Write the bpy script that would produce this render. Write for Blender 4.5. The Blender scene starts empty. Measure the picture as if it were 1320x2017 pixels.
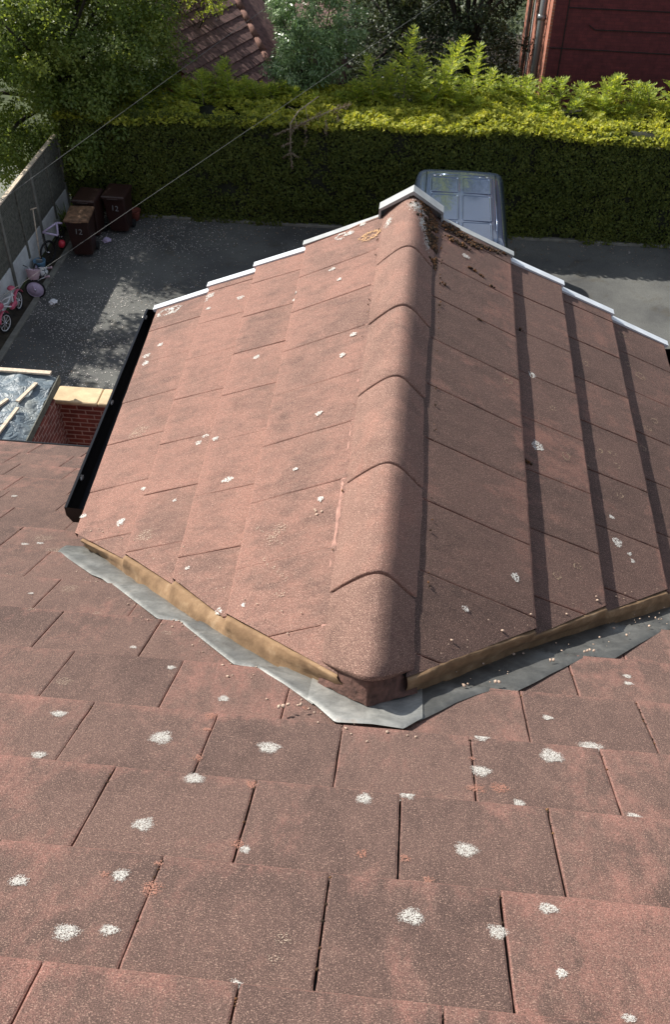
import bpy, math, random
import numpy as np
from mathutils import Vector, Matrix, noise
rng = np.random.default_rng(7); random.seed(7)
R = math.radians
scene = bpy.context.scene
COL = scene.collection

# ------------------------------------------------------------------ camera
CAM = Vector((0.0359, -1.2881, 1.8634))
pitch, roll, yaw = 0.7545, 0.0171, -0.0888
fw = Vector((math.sin(yaw)*math.cos(pitch), math.cos(yaw)*math.cos(pitch), -math.sin(pitch)))
ri = Vector((math.cos(yaw), -math.sin(yaw), 0)); up = ri.cross(fw)
r2 = ri*math.cos(roll) + up*math.sin(roll); u2 = -ri*math.sin(roll) + up*math.cos(roll)
cd = bpy.data.cameras.new('camera'); cam = bpy.data.objects.new('camera', cd); COL.objects.link(cam)
m = Matrix.Identity(4)
for i in range(3):
    m[i][0] = r2[i]; m[i][1] = u2[i]; m[i][2] = -fw[i]; m[i][3] = CAM[i]
cam.matrix_world = m
cd.sensor_fit = 'VERTICAL'; cd.sensor_height = 24; cd.lens = 1878.92/2017*24
cd.clip_start = 0.05; cd.clip_end = 2000
scene.camera = cam

# ------------------------------------------------------------------ light
SUN = Vector((-1.05, 0.57, 1.0)).normalized()
scene.view_settings.view_transform = 'Standard'; scene.view_settings.look = 'None'
scene.view_settings.exposure = 0.70; scene.view_settings.gamma = 1
w = bpy.data.worlds.new("World"); scene.world = w; w.use_nodes = True
nt = w.node_tree; nt.nodes.clear()
def nn(nt, t, **k):
    n = nt.nodes.new(t)
    for a, b in k.items():
        if a == 'inp':
            for c, d in b.items(): n.inputs[c].default_value = d
        else: setattr(n, a, b)
    return n
wo = nn(nt, 'ShaderNodeOutputWorld'); bg = nn(nt, 'ShaderNodeBackground', inp={'Strength': 0.078})
sky = nn(nt, 'ShaderNodeTexSky', sky_type='NISHITA', sun_disc=False, sun_elevation=R(39.9), sun_rotation=R(-61.5))
tc = nn(nt, 'ShaderNodeTexCoord'); mp = nn(nt, 'ShaderNodeMapping', inp={'Scale': (1.0, 1.0, 2.4), 'Location': (.35, .2, .1)})
cn = nn(nt, 'ShaderNodeTexNoise', inp={'Scale': 2.6, 'Detail': 7.0, 'Roughness': 0.58})
cr = nn(nt, 'ShaderNodeValToRGB'); cr.color_ramp.elements[0].position = .46; cr.color_ramp.elements[1].position = .60
cr.color_ramp.elements[0].color = (0, 0, 0, 1); cr.color_ramp.elements[1].color = (.9, .9, .9, 1)
mx = nn(nt, 'ShaderNodeMixRGB'); mx.inputs[2].default_value = (7.5, 7.7, 8.0, 1)
L = nt.links.new
L(tc.outputs['Generated'], mp.inputs[0]); L(mp.outputs[0], cn.inputs['Vector']); L(cn.outputs['Fac'], cr.inputs[0])
L(cr.outputs[0], mx.inputs[0]); L(sky.outputs[0], mx.inputs[1]); L(mx.outputs[0], bg.inputs[0]); L(bg.outputs[0], wo.inputs[0])
sl = bpy.data.lights.new('sun', 'SUN'); sl.energy = 4.7; sl.angle = R(0.53); sl.color = (1, .955, .88)
so = bpy.data.objects.new('sun', sl); COL.objects.link(so); so.rotation_euler = SUN.to_track_quat('Z', 'Y').to_euler(); so.location = (-20, 10, 20)

# ------------------------------------------------------------------ helpers
def tag(o, label=None, cat=None, group=None, kind=None):
    if label: o['label'] = label
    if cat: o['category'] = cat
    if group: o['group'] = group
    if kind: o['kind'] = kind
    return o
def empty(name, loc=(0, 0, 0), rz=0, **k):
    o = bpy.data.objects.new(name, None); COL.objects.link(o); o.location = loc; o.rotation_euler = (0, 0, rz)
    o.empty_display_size = .2
    return tag(o, **k)
def fin(name, me, mat, parent=None, smooth=False):
    o = bpy.data.objects.new(name, me); COL.objects.link(o)
    if mat: me.materials.append(mat)
    if parent: o.parent = parent
    if smooth: me.polygons.foreach_set('use_smooth', [True]*len(me.polygons))
    return o
class MB:
    """collects shapes, links them as ONE mesh object"""
    def __init__(s): s.v = []; s.f = []; s.r = []; s.e = []
    def add(s, v, f, r=None):
        n = len(s.v); s.v.extend([tuple(p) for p in v]); s.f.extend([tuple(n+i for i in q) for q in f])
        r = random.random() if r is None else r
        s.r.extend([r]*len(f)); return s
    def box(s, a, b, M=None, r=None, bev=0.0):
        x0, y0, z0 = a; x1, y1, z1 = b
        if bev:
            k = min(bev, (x1-x0)*.45, (y1-y0)*.45, (z1-z0)*.45); v = []
            for z, q in ((z0, k), (z0+k, 0), (z1-k, 0), (z1, k)):
                for X, Y in ((x0+q, y0+k+q), (x0+k+q, y0+q), (x1-k-q, y0+q), (x1-q, y0+k+q), (x1-q, y1-k-q), (x1-k-q, y1-q), (x0+k+q, y1-q), (x0+q, y1-k-q)): v.append((X, Y, z))
            f = [tuple(range(7, -1, -1)), tuple(range(24, 32))]
            for j in range(3):
                for i in range(8): f.append((j*8+i, j*8+(i+1) % 8, j*8+8+(i+1) % 8, j*8+8+i))
        else:
            v = [(x, y, z) for z in (z0, z1) for x, y in ((x0, y0), (x1, y0), (x1, y1), (x0, y1))]
            f = [(3, 2, 1, 0), (4, 5, 6, 7), (0, 1, 5, 4), (1, 2, 6, 5), (2, 3, 7, 6), (3, 0, 4, 7)]
        if M is not None: v = [M @ Vector(p) for p in v]
        return s.add(v, f, r)
    def tube(s, pts, rad, n=8, cap=True, r=None):
        pts = [Vector(p) for p in pts]
        if not hasattr(rad, '__len__'): rad = [rad]*len(pts)
        v = []; f = []
        prev = None
        for i, p in enumerate(pts):
            d = (pts[min(i+1, len(pts)-1)]-pts[max(i-1, 0)]).normalized()
            if prev is None: a = d.orthogonal().normalized()
            else: a = (prev - d*prev.dot(d)).normalized()
            prev = a; b = d.cross(a)
            for k in range(n):
                t = 2*math.pi*k/n; v.append(p+(a*math.cos(t)+b*math.sin(t))*rad[i])
        for i in range(len(pts)-1):
            for k in range(n): f.append((i*n+k, i*n+(k+1) % n, (i+1)*n+(k+1) % n, (i+1)*n+k))
        if cap: f.append(tuple(range(n-1, -1, -1))); f.append(tuple(range((len(pts)-1)*n, len(pts)*n)))
        return s.add(v, f, r)
    def torus(s, c, R_, r_, M=None, n=24, k=8, sq=1.0):
        v = []; f = []
        for i in range(n):
            a = 2*math.pi*i/n
            for j in range(k):
                b = 2*math.pi*j/k; q = R_+r_*math.cos(b)
                p = Vector((q*math.cos(a), q*math.sin(a), r_*math.sin(b)*sq))
                if M is not None: p = M @ p
                v.append(p+Vector(c))
        for i in range(n):
            for j in range(k): f.append((i*k+j, ((i+1) % n)*k+j, ((i+1) % n)*k+(j+1) % k, i*k+(j+1) % k))
        return s.add(v, f)
    def lathe(s, prof, c, M=None, n=20):
        v = []; f = []
        for (q, z) in prof:
            for i in range(n):
                a = 2*math.pi*i/n; p = Vector((q*math.cos(a), q*math.sin(a), z))
                if M is not None: p = M @ p
                v.append(p+Vector(c))
        for j in range(len(prof)-1):
            for i in range(n): f.append((j*n+i, j*n+(i+1) % n, (j+1)*n+(i+1) % n, (j+1)*n+i))
        f.append(tuple(range(n-1, -1, -1))); f.append(tuple(range((len(prof)-1)*n, len(prof)*n)))
        return s.add(v, f)
    def grid(s, fn, na, nb, r=None):
        v = [fn(i/na, j/nb) for j in range(nb+1) for i in range(na+1)]
        f = [(j*(na+1)+i, j*(na+1)+i+1, (j+1)*(na+1)+i+1, (j+1)*(na+1)+i) for j in range(nb) for i in range(na)]
        return s.add(v, f, r)
    def build(s, name, mat, parent=None, smooth=False):
        me = bpy.data.meshes.new(name); me.from_pydata(s.v, [], s.f)
        a = me.attributes.new('rnd', 'FLOAT', 'FACE'); a.data.foreach_set('value', np.array(s.r, dtype=np.float32))
        if len(s.e) == len(s.v):
            a = me.attributes.new('edge', 'FLOAT', 'POINT'); a.data.foreach_set('value', np.array(s.e, dtype=np.float32))
        me.update(); return fin(name, me, mat, parent, smooth)
def np_mesh(name, V, F, rnd, mat, parent=None, smooth=False):
    """V (n,3), F (m,k) constant k"""
    me = bpy.data.meshes.new(name); k = F.shape[1]
    me.vertices.add(len(V)); me.vertices.foreach_set('co', V.astype(np.float32).ravel())
    me.loops.add(F.size); me.loops.foreach_set('vertex_index', F.astype(np.int32).ravel())
    me.polygons.add(len(F)); me.polygons.foreach_set('loop_start', np.arange(0, F.size, k, dtype=np.int32))
    try: me.polygons.foreach_set('loop_total', np.full(len(F), k, dtype=np.int32))
    except Exception: pass
    me.update(calc_edges=True); me.validate()
    a = me.attributes.new('rnd', 'FLOAT', 'FACE'); a.data.foreach_set('value', np.asarray(rnd, dtype=np.float32))
    return fin(name, me, mat, parent, smooth)
def unit(v): return v/np.maximum(np.linalg.norm(v, axis=-1, keepdims=True), 1e-9)
def leafverts(P, N, D, ln, wd, fold=.25):
    """rhombus leaves: centre P, normal N, direction D"""
    N = unit(N); D = unit(D-N*(D*N).sum(1, keepdims=True)); S = np.cross(N, D)
    ln = ln[:, None]; wd = wd[:, None]
    v = np.stack([P-D*ln*.5, P+S*wd*.5-N*wd*fold, P+D*ln*.5, P-S*wd*.5-N*wd*fold*.3], 1)
    return v.reshape(-1, 3)
def leaves(name, P, N, D, ln, wd, mat, parent, rnd=None, **k):
    n = len(P); V = leafverts(P, N, D, ln, wd); F = np.arange(4*n).reshape(-1, 4)
    return np_mesh(name, V, F, rng.random(n) if rnd is None else rnd, mat, parent)
def rsph(n): return unit(rng.normal(size=(n, 3)))

# ------------------------------------------------------------------ materials
def mat(name): m = bpy.data.materials.new(name); m.use_nodes = True; return m, m.node_tree, m.node_tree.nodes['Principled BSDF']
def ramp(nt, fac, stops):
    n = nt.nodes.new('ShaderNodeValToRGB'); e = n.color_ramp.elements
    while len(e) < len(stops): e.new(.5)
    for i, (p, c) in enumerate(stops): e[i].position = p; e[i].color = tuple(c)+(1,) if len(c) == 3 else c
    nt.links.new(fac, n.inputs[0]); return n.outputs[0]
def gray(a): return (a, a, a)
def noi(nt, scale, detail=4, rough=.55, vec=None, sc=None, dist=0):
    n = nn(nt, 'ShaderNodeTexNoise', inp={'Scale': scale, 'Detail': detail, 'Roughness': rough, 'Distortion': dist})
    if vec is None: vec = nt.nodes.new('ShaderNodeTexCoord').outputs['Object']
    if sc:
        mpn = nn(nt, 'ShaderNodeMapping', inp={'Scale': sc}); nt.links.new(vec, mpn.inputs[0]); vec = mpn.outputs[0]
    nt.links.new(vec, n.inputs['Vector']); return n.outputs['Fac']
def mixc(nt, fac, a, b, mode='MIX'):
    n = nn(nt, 'ShaderNodeMixRGB', blend_type=mode)
    for i, x in ((0, fac), (1, a), (2, b)):
        if isinstance(x, (int, float)): n.inputs[i].default_value = x if i == 0 else (x, x, x, 1)
        elif isinstance(x, tuple): n.inputs[i].default_value = x+(1,)
        else: nt.links.new(x, n.inputs[i])
    return n.outputs[0]
def mth(nt, op, a, b=0.0):
    n = nn(nt, 'ShaderNodeMath', operation=op)
    for i, x in ((0, a), (1, b)):
        if isinstance(x, (int, float)): n.inputs[i].default_value = x
        else: nt.links.new(x, n.inputs[i])
    return n.outputs[0]
def bump(nt, bs, h, st=.3, d=.002):
    n = nn(nt, 'ShaderNodeBump', inp={'Strength': st, 'Distance': d}); nt.links.new(h, n.inputs['Height']); nt.links.new(n.outputs[0], bs.inputs['Normal'])
def attr(nt, name): n = nn(nt, 'ShaderNodeAttribute', attribute_name=name); return n.outputs['Fac']
def simple(name, c, rough=.6, metal=0, var=.15, scale=20, bmp=0, bd=.003, spec=None):
    m, nt, bs = mat(name); n = noi(nt, scale, 5)
    c0 = tuple(x*(1-var) for x in c); c1 = tuple(min(1, x*(1+var)) for x in c)
    nt.links.new(ramp(nt, n, [(.3, c0), (.7, c1)]), bs.inputs['Base Color'])
    bs.inputs['Roughness'].default_value = rough; bs.inputs['Metallic'].default_value = metal
    if spec is not None: bs.inputs['Specular IOR Level'].default_value = spec
    if bmp: bump(nt, bs, noi(nt, scale*3, 6), bmp, bd)
    return m
def tile_mat(name, dark, mid, pink, pinkpos, streak, spk=.5, tv=.15):
    m, nt, bs = mat(name)
    rn = attr(nt, 'rnd')
    big = noi(nt, 3.2, 6, .62, dist=.4); med = noi(nt, 14, 6, .65, sc=streak, dist=.3); fine = noi(nt, 150, 4, .7)
    gr = noi(nt, 480, 3, .75); gr2 = noi(nt, 430, 1, .5); ed = attr(nt, 'edge'); pk = noi(nt, 2.3, 7, .7, sc=(1.3, .8, 1.1), dist=.6); st = noi(nt, 5.5, 3, .5)
    a = mth(nt, 'ADD', mth(nt, 'MULTIPLY', big, .5), mth(nt, 'MULTIPLY', med, .5))
    a = mth(nt, 'ADD', a, mth(nt, 'MULTIPLY', mth(nt, 'SUBTRACT', rn, .5), tv))
    c = ramp(nt, a, [(.34, dark), (.56, mid)])
    p = mth(nt, 'ADD', mth(nt, 'MULTIPLY', pk, .62), mth(nt, 'MULTIPLY', med, .38))
    p = mth(nt, 'ADD', p, mth(nt, 'MULTIPLY', mth(nt, 'SUBTRACT', rn, .5), .10))
    p = mth(nt, 'ADD', p, mth(nt, 'MULTIPLY', mth(nt, 'MINIMUM', mth(nt, 'MAXIMUM', ed, 0.0), .32), .20))
    pm = ramp(nt, p, [(pinkpos, gray(0)), (pinkpos+.16, gray(1))])
    pm2 = mixc(nt, 1.0, pm, ramp(nt, fine, [(.32, gray(.25)), (.62, gray(1))]), 'MULTIPLY')
    c = mixc(nt, pm2, c, pink)
    # dark grime spots
    gs = ramp(nt, st, [(.30, gray(.62)), (.40, gray(1))]); c = mixc(nt, .4, c, gs, 'MULTIPLY')
    # granule colour: dark pits and pale grains
    c = mixc(nt, 1.0, c, ramp(nt, gr, [(.36, gray(.46)), (.50, gray(1.0)), (.64, gray(1.6))]), 'MULTIPLY')
    en = noi(nt, 45, 5, .7)
    ep = mth(nt, 'MULTIPLY', ramp(nt, ed, [(.35, gray(0)), (1, gray(1))]), ramp(nt, en, [(.36, gray(.1)), (.58, gray(1))])); c = mixc(nt, mth(nt, 'MULTIPLY', ep, .75), c, pink)
    dk = mth(nt, 'MULTIPLY', ramp(nt, mth(nt, 'MULTIPLY', ed, -1.0), [(.0, gray(0)), (1, gray(1))]), ramp(nt, en, [(.36, gray(.25)), (.6, gray(1))])); c = mixc(nt, mth(nt, 'MULTIPLY', dk, .35), c, (.05, .034, .030))
    g = ramp(nt, gr2, [(.61, gray(0)), (.66, gray(1))]); c = mixc(nt, mixc(nt, 1.0, g, gray(spk), 'MULTIPLY'), c, (.52, .34, .26))
    nt.links.new(c, bs.inputs['Base Color']); bs.inputs['Roughness'].default_value = .88; bs.inputs['Specular IOR Level'].default_value = .35
    h = mth(nt, 'ADD', gr, mth(nt, 'MULTIPLY', fine, .8)); bump(nt, bs, h, .7, .0028)
    return m
M_main = tile_mat('main_tile', (.080, .049, .041), (.132, .079, .064), (.28, .132, .104), .53, (1.6, .7, 1), .5)
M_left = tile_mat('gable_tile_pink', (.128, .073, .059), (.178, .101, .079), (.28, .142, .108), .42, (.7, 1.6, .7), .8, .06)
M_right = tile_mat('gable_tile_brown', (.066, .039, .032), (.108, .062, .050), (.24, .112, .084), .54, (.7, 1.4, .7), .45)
M_ridge = tile_mat('ridge_tile', (.135, .077, .061), (.20, .113, .088), (.30, .145, .108), .52, (1, 1, 1), 1.0, .22)
M_under = simple('underlay', (.03, .027, .025), .9)
M_jointm = simple('pink_mortar', (.33, .18, .14), .9, scale=30, var=.35, bmp=.5)
M_crack = simple('crack', (.02, .015, .013), .95)
def mortar_mat():
    m, nt, bs = mat('mortar'); a = noi(nt, 18, 7, .65); c = ramp(nt, a, [(.3, (.155, .090, .045)), (.55, (.245, .150, .078)), (.75, (.36, .245, .145))])
    nt.links.new(c, bs.inputs['Base Color']); bs.inputs['Roughness'].default_value = .9; bump(nt, bs, noi(nt, 60, 5), .5, .003); return m
M_mortar = mortar_mat()
M_rmort = simple('red_mortar', (.11, .055, .042), .9, scale=40, var=.5, bmp=.8, bd=.004)
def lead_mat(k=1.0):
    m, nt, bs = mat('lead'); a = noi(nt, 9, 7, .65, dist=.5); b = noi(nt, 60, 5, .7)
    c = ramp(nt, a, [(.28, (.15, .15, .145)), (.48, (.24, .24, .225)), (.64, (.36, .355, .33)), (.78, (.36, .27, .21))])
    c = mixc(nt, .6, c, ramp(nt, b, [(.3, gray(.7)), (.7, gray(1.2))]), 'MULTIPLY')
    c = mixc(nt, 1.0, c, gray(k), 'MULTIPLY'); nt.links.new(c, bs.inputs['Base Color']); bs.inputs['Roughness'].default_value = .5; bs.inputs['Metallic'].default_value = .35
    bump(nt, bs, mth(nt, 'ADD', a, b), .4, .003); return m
M_lead = lead_mat(.72); M_leadn = lead_mat(1.05); M_lead_shade = lead_mat(.42)  # last one: same lead, darkened to paint in the right valley's cast shade
M_trim = simple('trim_white', (.60, .63, .66), .35, .0, .12, 14)
M_trimg = simple('trim_grey', (.34, .35, .345), .5, .0, .15, 18)
M_black = simple('black_plastic', (.006, .006, .007), .32, spec=.3)
M_clip = simple('clip_metal', (.4, .38, .35), .4, .6)
M_lich = simple('lichen_white', (.56, .535, .49), .95, scale=200)
M_lichf = simple('lichen_tan', (.43, .33, .25), .95, scale=200)
M_licho = simple('lichen_orange', (.50, .30, .15), .95, scale=60)
M_wear = simple('wear_pink', (.36, .175, .125), .95, scale=200)
M_lring = simple('lichen_brown', (.27, .19, .13), .95, scale=100)
M_crumb = simple('crumb', (.45, .33, .25), .95, scale=60, var=.4)
def moss_mat():
    m, nt, bs = mat('moss'); rn = attr(nt, 'rnd'); c = ramp(nt, rn, [(.0, (.018, .011, .005)), (.5, (.045, .024, .010)), (.85, (.13, .052, .016)), (1, (.22, .12, .05))])
    nt.links.new(c, bs.inputs['Base Color']); bs.inputs['Roughness'].default_value = 1; return m
M_moss = moss_mat()
def brick_mat(name, c1, c2, mortar, axis='xz', scale=1.0, ms=.012, bmp=.5):
    m, nt, bs = mat(name); tcn = nt.nodes.new('ShaderNodeTexCoord'); sx = nt.nodes.new('ShaderNodeSeparateXYZ'); cx = nt.nodes.new('ShaderNodeCombineXYZ')
    nt.links.new(tcn.outputs['Object'], sx.inputs[0]); nt.links.new(sx.outputs['X' if axis[0] == 'x' else 'Y'], cx.inputs[0]); nt.links.new(sx.outputs['Z'], cx.inputs[1])
    b = nn(nt, 'ShaderNodeTexBrick', inp={'Scale': 1.0, 'Mortar Size': ms*.5, 'Brick Width': .225, 'Row Height': .075, 'Color1': c1+(1,), 'Color2': c2+(1,), 'Mortar': mortar+(1,), 'Mortar Smooth': .1, 'Bias': 0.0})
    nt.links.new(cx.outputs[0], b.inputs['Vector'])
    c = mixc(nt, .7, b.outputs['Color'], ramp(nt, noi(nt, 6, 6), [(.3, gray(.65)), (.7, gray(1.3))]), 'MULTIPLY')
    c = mixc(nt, .6, c, ramp(nt, noi(nt, 60, 4), [(.3, gray(.75)), (.7, gray(1.2))]), 'MULTIPLY')
    nt.links.new(c, bs.inputs['Base Color']); bs.inputs['Roughness'].default_value = .9
    inv = mth(nt, 'SUBTRACT', 1.0, b.outputs['Fac']); bump(nt, bs, inv, bmp, .006); return m
M_brick = brick_mat('brick_red', (.26, .065, .045), (.17, .042, .032), (.46, .30, .25), ms=.018)
M_bricky = brick_mat('brick_red_side', (.24, .060, .042), (.16, .040, .030), (.40, .26, .22), 'yz', ms=.016)
M_brickp = brick_mat('brick_painted', (.135, .026, .028), (.105, .021, .024), (.085, .020, .022), ms=.008, bmp=.25)
M_bricko = brick_mat('brick_orange', (.42, .14, .08), (.33, .10, .06), (.36, .26, .20), 'yz')
M_house = brick_mat('house_brick', (.24, .08, .05), (.17, .055, .04), (.3, .24, .2))
M_housey = brick_mat('house_brick_side', (.24, .08, .05), (.17, .055, .04), (.3, .24, .2), 'yz')
M_sand = simple('sandstone', (.56, .42, .25), .85, scale=8, var=.18, bmp=.3)
def tarp_mat():
    m, nt, bs = mat('tarp'); a = noi(nt, 2.5, 6, .6, dist=.6); c = ramp(nt, a, [(.35, (.085, .115, .135)), (.55, (.13, .165, .19)), (.75, (.28, .29, .26))])
    nt.links.new(c, bs.inputs['Base Color']); bs.inputs['Roughness'].default_value = .5; bs.inputs['Specular IOR Level'].default_value = .5
    rg = mth(nt, 'ABSOLUTE', mth(nt, 'SUBTRACT', noi(nt, 5.0, 4, .5, dist=.35), .5)); bump(nt, bs, mth(nt, 'POWER', rg, .6), .9, .05); return m
M_tarp = tarp_mat()
M_wood = simple('pale_timber', (.55, .45, .34), .8, scale=25, var=.25, bmp=.3)
M_woodd = simple('grey_timber', (.12, .118, .095), .9, scale=14, var=.4, bmp=.5)
M_conc = simple('concrete', (.17, .165, .14), .9, scale=6, var=.3, bmp=.4)
M_concw = simple('white_block', (.60, .61, .60), .85, scale=5, var=.12, bmp=.3)
def asphalt():
    m, nt, bs = mat('asphalt'); a = noi(nt, .6, 7, .62); b = noi(nt, 90, 3, .7); e = noi(nt, 2.1, 7, .7, dist=.5)
    c = ramp(nt, a, [(.35, (.062, .062, .060)), (.6, (.118, .118, .108))])
    c = mixc(nt, ramp(nt, e, [(.56, gray(0)), (.74, gray(.7))]), c, (.055, .042, .022))
    c = mixc(nt, 1.0, c, ramp(nt, b, [(.3, gray(.6)), (.7, gray(1.35))]), 'MULTIPLY')
    nt.links.new(c, bs.inputs['Base Color']); bs.inputs['Roughness'].default_value = .9; bump(nt, bs, b, .5, .006); return m
M_asph = asphalt()
M_soil = simple('soil', (.045, .036, .024), 1, scale=5, var=.5, bmp=.8, bd=.03)
M_lawn = simple('lawn', (.05, .065, .022), 1, scale=3, var=.4, bmp=.6, bd=.03)
M_nconc = simple('neighbour_paving', (.17, .18, .15), .9, scale=1.5, var=.3)
M_petal = simple('petal', (.62, .56, .52), .8, var=.1)
def leaf_mat(name, stops, tr=.35, rough=.5, gloss=.35, shift=(1.35, 1.3, .55)):
    m, nt, bs = mat(name); rn = attr(nt, 'rnd'); v = noi(nt, .9, 3)
    f = mth(nt, 'ADD', mth(nt, 'MULTIPLY', rn, .6), mth(nt, 'MULTIPLY', v, .4)); c = ramp(nt, f, stops)
    nt.links.new(c, bs.inputs['Base Color']); bs.inputs['Roughness'].default_value = rough; bs.inputs['Specular IOR Level'].default_value = gloss
    t = nt.nodes.new('ShaderNodeBsdfTranslucent'); nt.links.new(mixc(nt, 1.0, c, shift, 'MULTIPLY'), t.inputs[0])
    mxs = nn(nt, 'ShaderNodeMixShader', inp={0: tr}); out = nt.nodes['Material Output']
    nt.links.new(bs.outputs[0], mxs.inputs[1]); nt.links.new(t.outputs[0], mxs.inputs[2]); nt.links.new(mxs.outputs[0], out.inputs[0]); return m
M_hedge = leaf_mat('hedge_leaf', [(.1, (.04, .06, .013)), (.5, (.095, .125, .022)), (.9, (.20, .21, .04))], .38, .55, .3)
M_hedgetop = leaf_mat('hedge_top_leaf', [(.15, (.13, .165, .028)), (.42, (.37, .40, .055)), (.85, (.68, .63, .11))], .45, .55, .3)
M_shoot = leaf_mat('shoot_leaf', [(.1, (.15, .22, .045)), (.5, (.34, .42, .08)), (.9, (.62, .62, .13))], .5, .55, .3)
M_tree = leaf_mat('tree_leaf', [(.1, (.08, .125, .032)), (.5, (.165, .225, .052)), (.9, (.33, .36, .09))], .45, .45, .45)
M_shrub = leaf_mat('shrub_leaf', [(.1, (.09, .155, .06)), (.5, (.19, .28, .12)), (.9, (.42, .50, .29))], .22, .38, .6, (1, 1.2, .8))
M_ivy = leaf_mat('ivy_leaf', [(.1, (.022, .038, .016)), (.5, (.045, .065, .026)), (.9, (.12, .13, .06))], .2, .5, .4)
M_dead = leaf_mat('dead_leaf', [(.1, (.12, .08, .05)), (.5, (.24, .17, .12)), (.9, (.42, .36, .29))], .2, .8, .1, (1, 1, 1))
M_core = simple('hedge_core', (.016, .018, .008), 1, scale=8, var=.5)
M_bark = simple('bark', (.045, .036, .028), .95, scale=15, var=.4, bmp=.8, bd=.01)
M_twig = simple('twig', (.30, .24, .17), .9, scale=20, var=.3)
M_brown = simple('bin_brown', (.030, .011, .008), .5, scale=4, var=.25)
M_lid = simple('bin_lid_weathered', (.16, .085, .045), .7, scale=9, var=.6)
M_white = simple('white_paint', (.72, .72, .72), .5, var=.08)
M_pink = simple('pink_paint', (.55, .11, .17), .45, var=.1)
M_lav = simple('lavender_plastic', (.52, .44, .60), .5, var=.1)
M_num = simple('faded_number', (.24, .235, .23), .7)
M_palep = simple('pale_pink_plastic', (.55, .40, .45), .5, var=.1)
M_rub = simple('rubber', (.012, .012, .012), .8)
M_red = simple('red_plastic', (.42, .02, .04), .4)
M_blue = simple('blue_plastic', (.12, .24, .36), .5)
M_glass = simple('glass', (.02, .025, .03), .05, spec=.8)
M_chrome = simple('chrome', (.6, .6, .62), .2, 1)
M_rooft = simple('old_brown_tile', (.115, .062, .055), .9, scale=10, var=.5, bmp=.5)
M_rooftr = simple('old_ridge_tile', (.17, .085, .065), .9, scale=14, var=.4)
def van_mat():
    m, nt, bs = mat('van_paint'); a = noi(nt, 3, 4)
    nt.links.new(ramp(nt, a, [(.3, (.060, .085, .140)), (.7, (.070, .097, .155))]), bs.inputs['Base Color'])
    bs.inputs['Metallic'].default_value = .6; bs.inputs['Roughness'].default_value = .18; bs.inputs['Coat Weight'].default_value = .8; bs.inputs['Coat Roughness'].default_value = .04
    return m
M_van = van_mat()
def pipe_mat():
    m, nt, bs = mat('pipe_grey'); bs.inputs['Base Color'].default_value = (.16, .17, .17, 1); bs.inputs['Roughness'].default_value = .22; bs.inputs['Specular IOR Level'].default_value = .8; return m
M_pipe = pipe_mat()

# ------------------------------------------------------------------ frames of the roofs (metres; origin on the gable ridge)
TH, AL = 0.5177, 0.4854; st, ct, sa, ca = math.sin(TH), math.cos(TH), math.sin(AL), math.cos(AL)
Cc, HRr, T, W, S0, GA = -0.0385, 0.045, 0.028, 0.299, -0.8647, 0.2911
G = 1.8634-10.3
def PM(x, s, h=0): return Vector((x, s*ct+h*st, Cc-s*st+h*ct))
def PS(side, d, y, h=0): return Vector((side*(d*ca+h*sa), y, -HRr-d*sa+h*ca))
def main_h(s):                                          # height of the tile surface over the butt plane
    t = (s-S0)/GA; fr = t-math.floor(t); return -.018*(1-fr) if fr > 0 else 0
CL = [0, .51, .795, 1.085, 1.405]                       # right courses
CLL = [0, .530, .800, 1.065, 1.378]                     # left courses at the verge; they run slightly out of parallel
def tap(y): return 1-.045*(2.74-y)
def slope_h(side, d, y=None):
    if side < 0: d = d/(tap(y) if y is not None else .94)
    c = CL if side > 0 else CLL
    for i in range(4):
        if d <= c[i+1]: a = max(c[i], .05 if i == 0 else 0); fr = (d-c[i])/(c[i+1]-c[i]); return T-.032*(1-fr) if i else T-.020*(1-fr)
    return T
def vn(p, s): return noise.noise(Vector(p)*s)
def add_tile(mb, F, a0, a1, b0, b1, h0, h1, r, na=7, nb=7, chip=.0016, thick=.018):
    """F(a,b,h) point; a across, b down the slope (b1 = butt)"""
    seed = random.random()*50; jz = [random.uniform(-.0012, .0012) for _ in range(4)]
    us = [0, .012]+[i/(na-2) for i in range(1, na-2)]+[.988, 1]; vs = [0, .045, .10]+[i/(nb-2) for i in range(1, nb-2)]+[.965, .985, 1]
    nu, nv = len(us), len(vs); vv = []; ff = []; ee = []
    for j, v in enumerate(vs):
        for i, u in enumerate(us):
            a = a0+(a1-a0)*u; b = b0+(b1-b0)*v
            if i in (0, nu-1): a += chip*vn((seed, b, 0), 38)
            if j == nv-1: b += chip*1.6*vn((a, seed, 0), 30)
            h = h0+(h1-h0)*v+(jz[0]*(1-u)+jz[1]*u)*(1-v)+(jz[2]*(1-u)+jz[3]*u)*v+.0006*vn((a, b, seed), 14)
            if i in (0, nu-1) or j == nv-1: h -= .0016
            vv.append(F(a, b, h)); ee.append(1.0 if j == nv-1 else (.75 if i in (0, nu-1) else (-1.0 if j < 2 else (.32 if j >= nv-3 else 0.0))))
    for j in range(nv-1):
        for i in range(nu-1): ff.append((j*nu+i, j*nu+i+1, (j+1)*nu+i+1, (j+1)*nu+i))
    # skirts: butt + sides
    base = len(vv)
    rim = [j*nu for j in range(nv)]+[(nv-1)*nu+i for i in range(1, nu)]+[j*nu+nu-1 for j in range(nv-2, -1, -1)]
    pts = [(a0, b0+(b1-b0)*v, v) for v in vs]+[(a0+(a1-a0)*u, b1, 1) for u in us[1:]]+[(a1, b0+(b1-b0)*v, v) for v in vs[-2::-1]]
    for (a, b, v) in pts: vv.append(F(a, b, h0+(h1-h0)*v-thick))
    ee += [0.0]*len(pts)
    mb.e += ee
    for k in range(len(rim)-1): ff.append((rim[k], base+k, base+k+1, rim[k+1]))
    mb.add(vv, ff, r)

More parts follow.
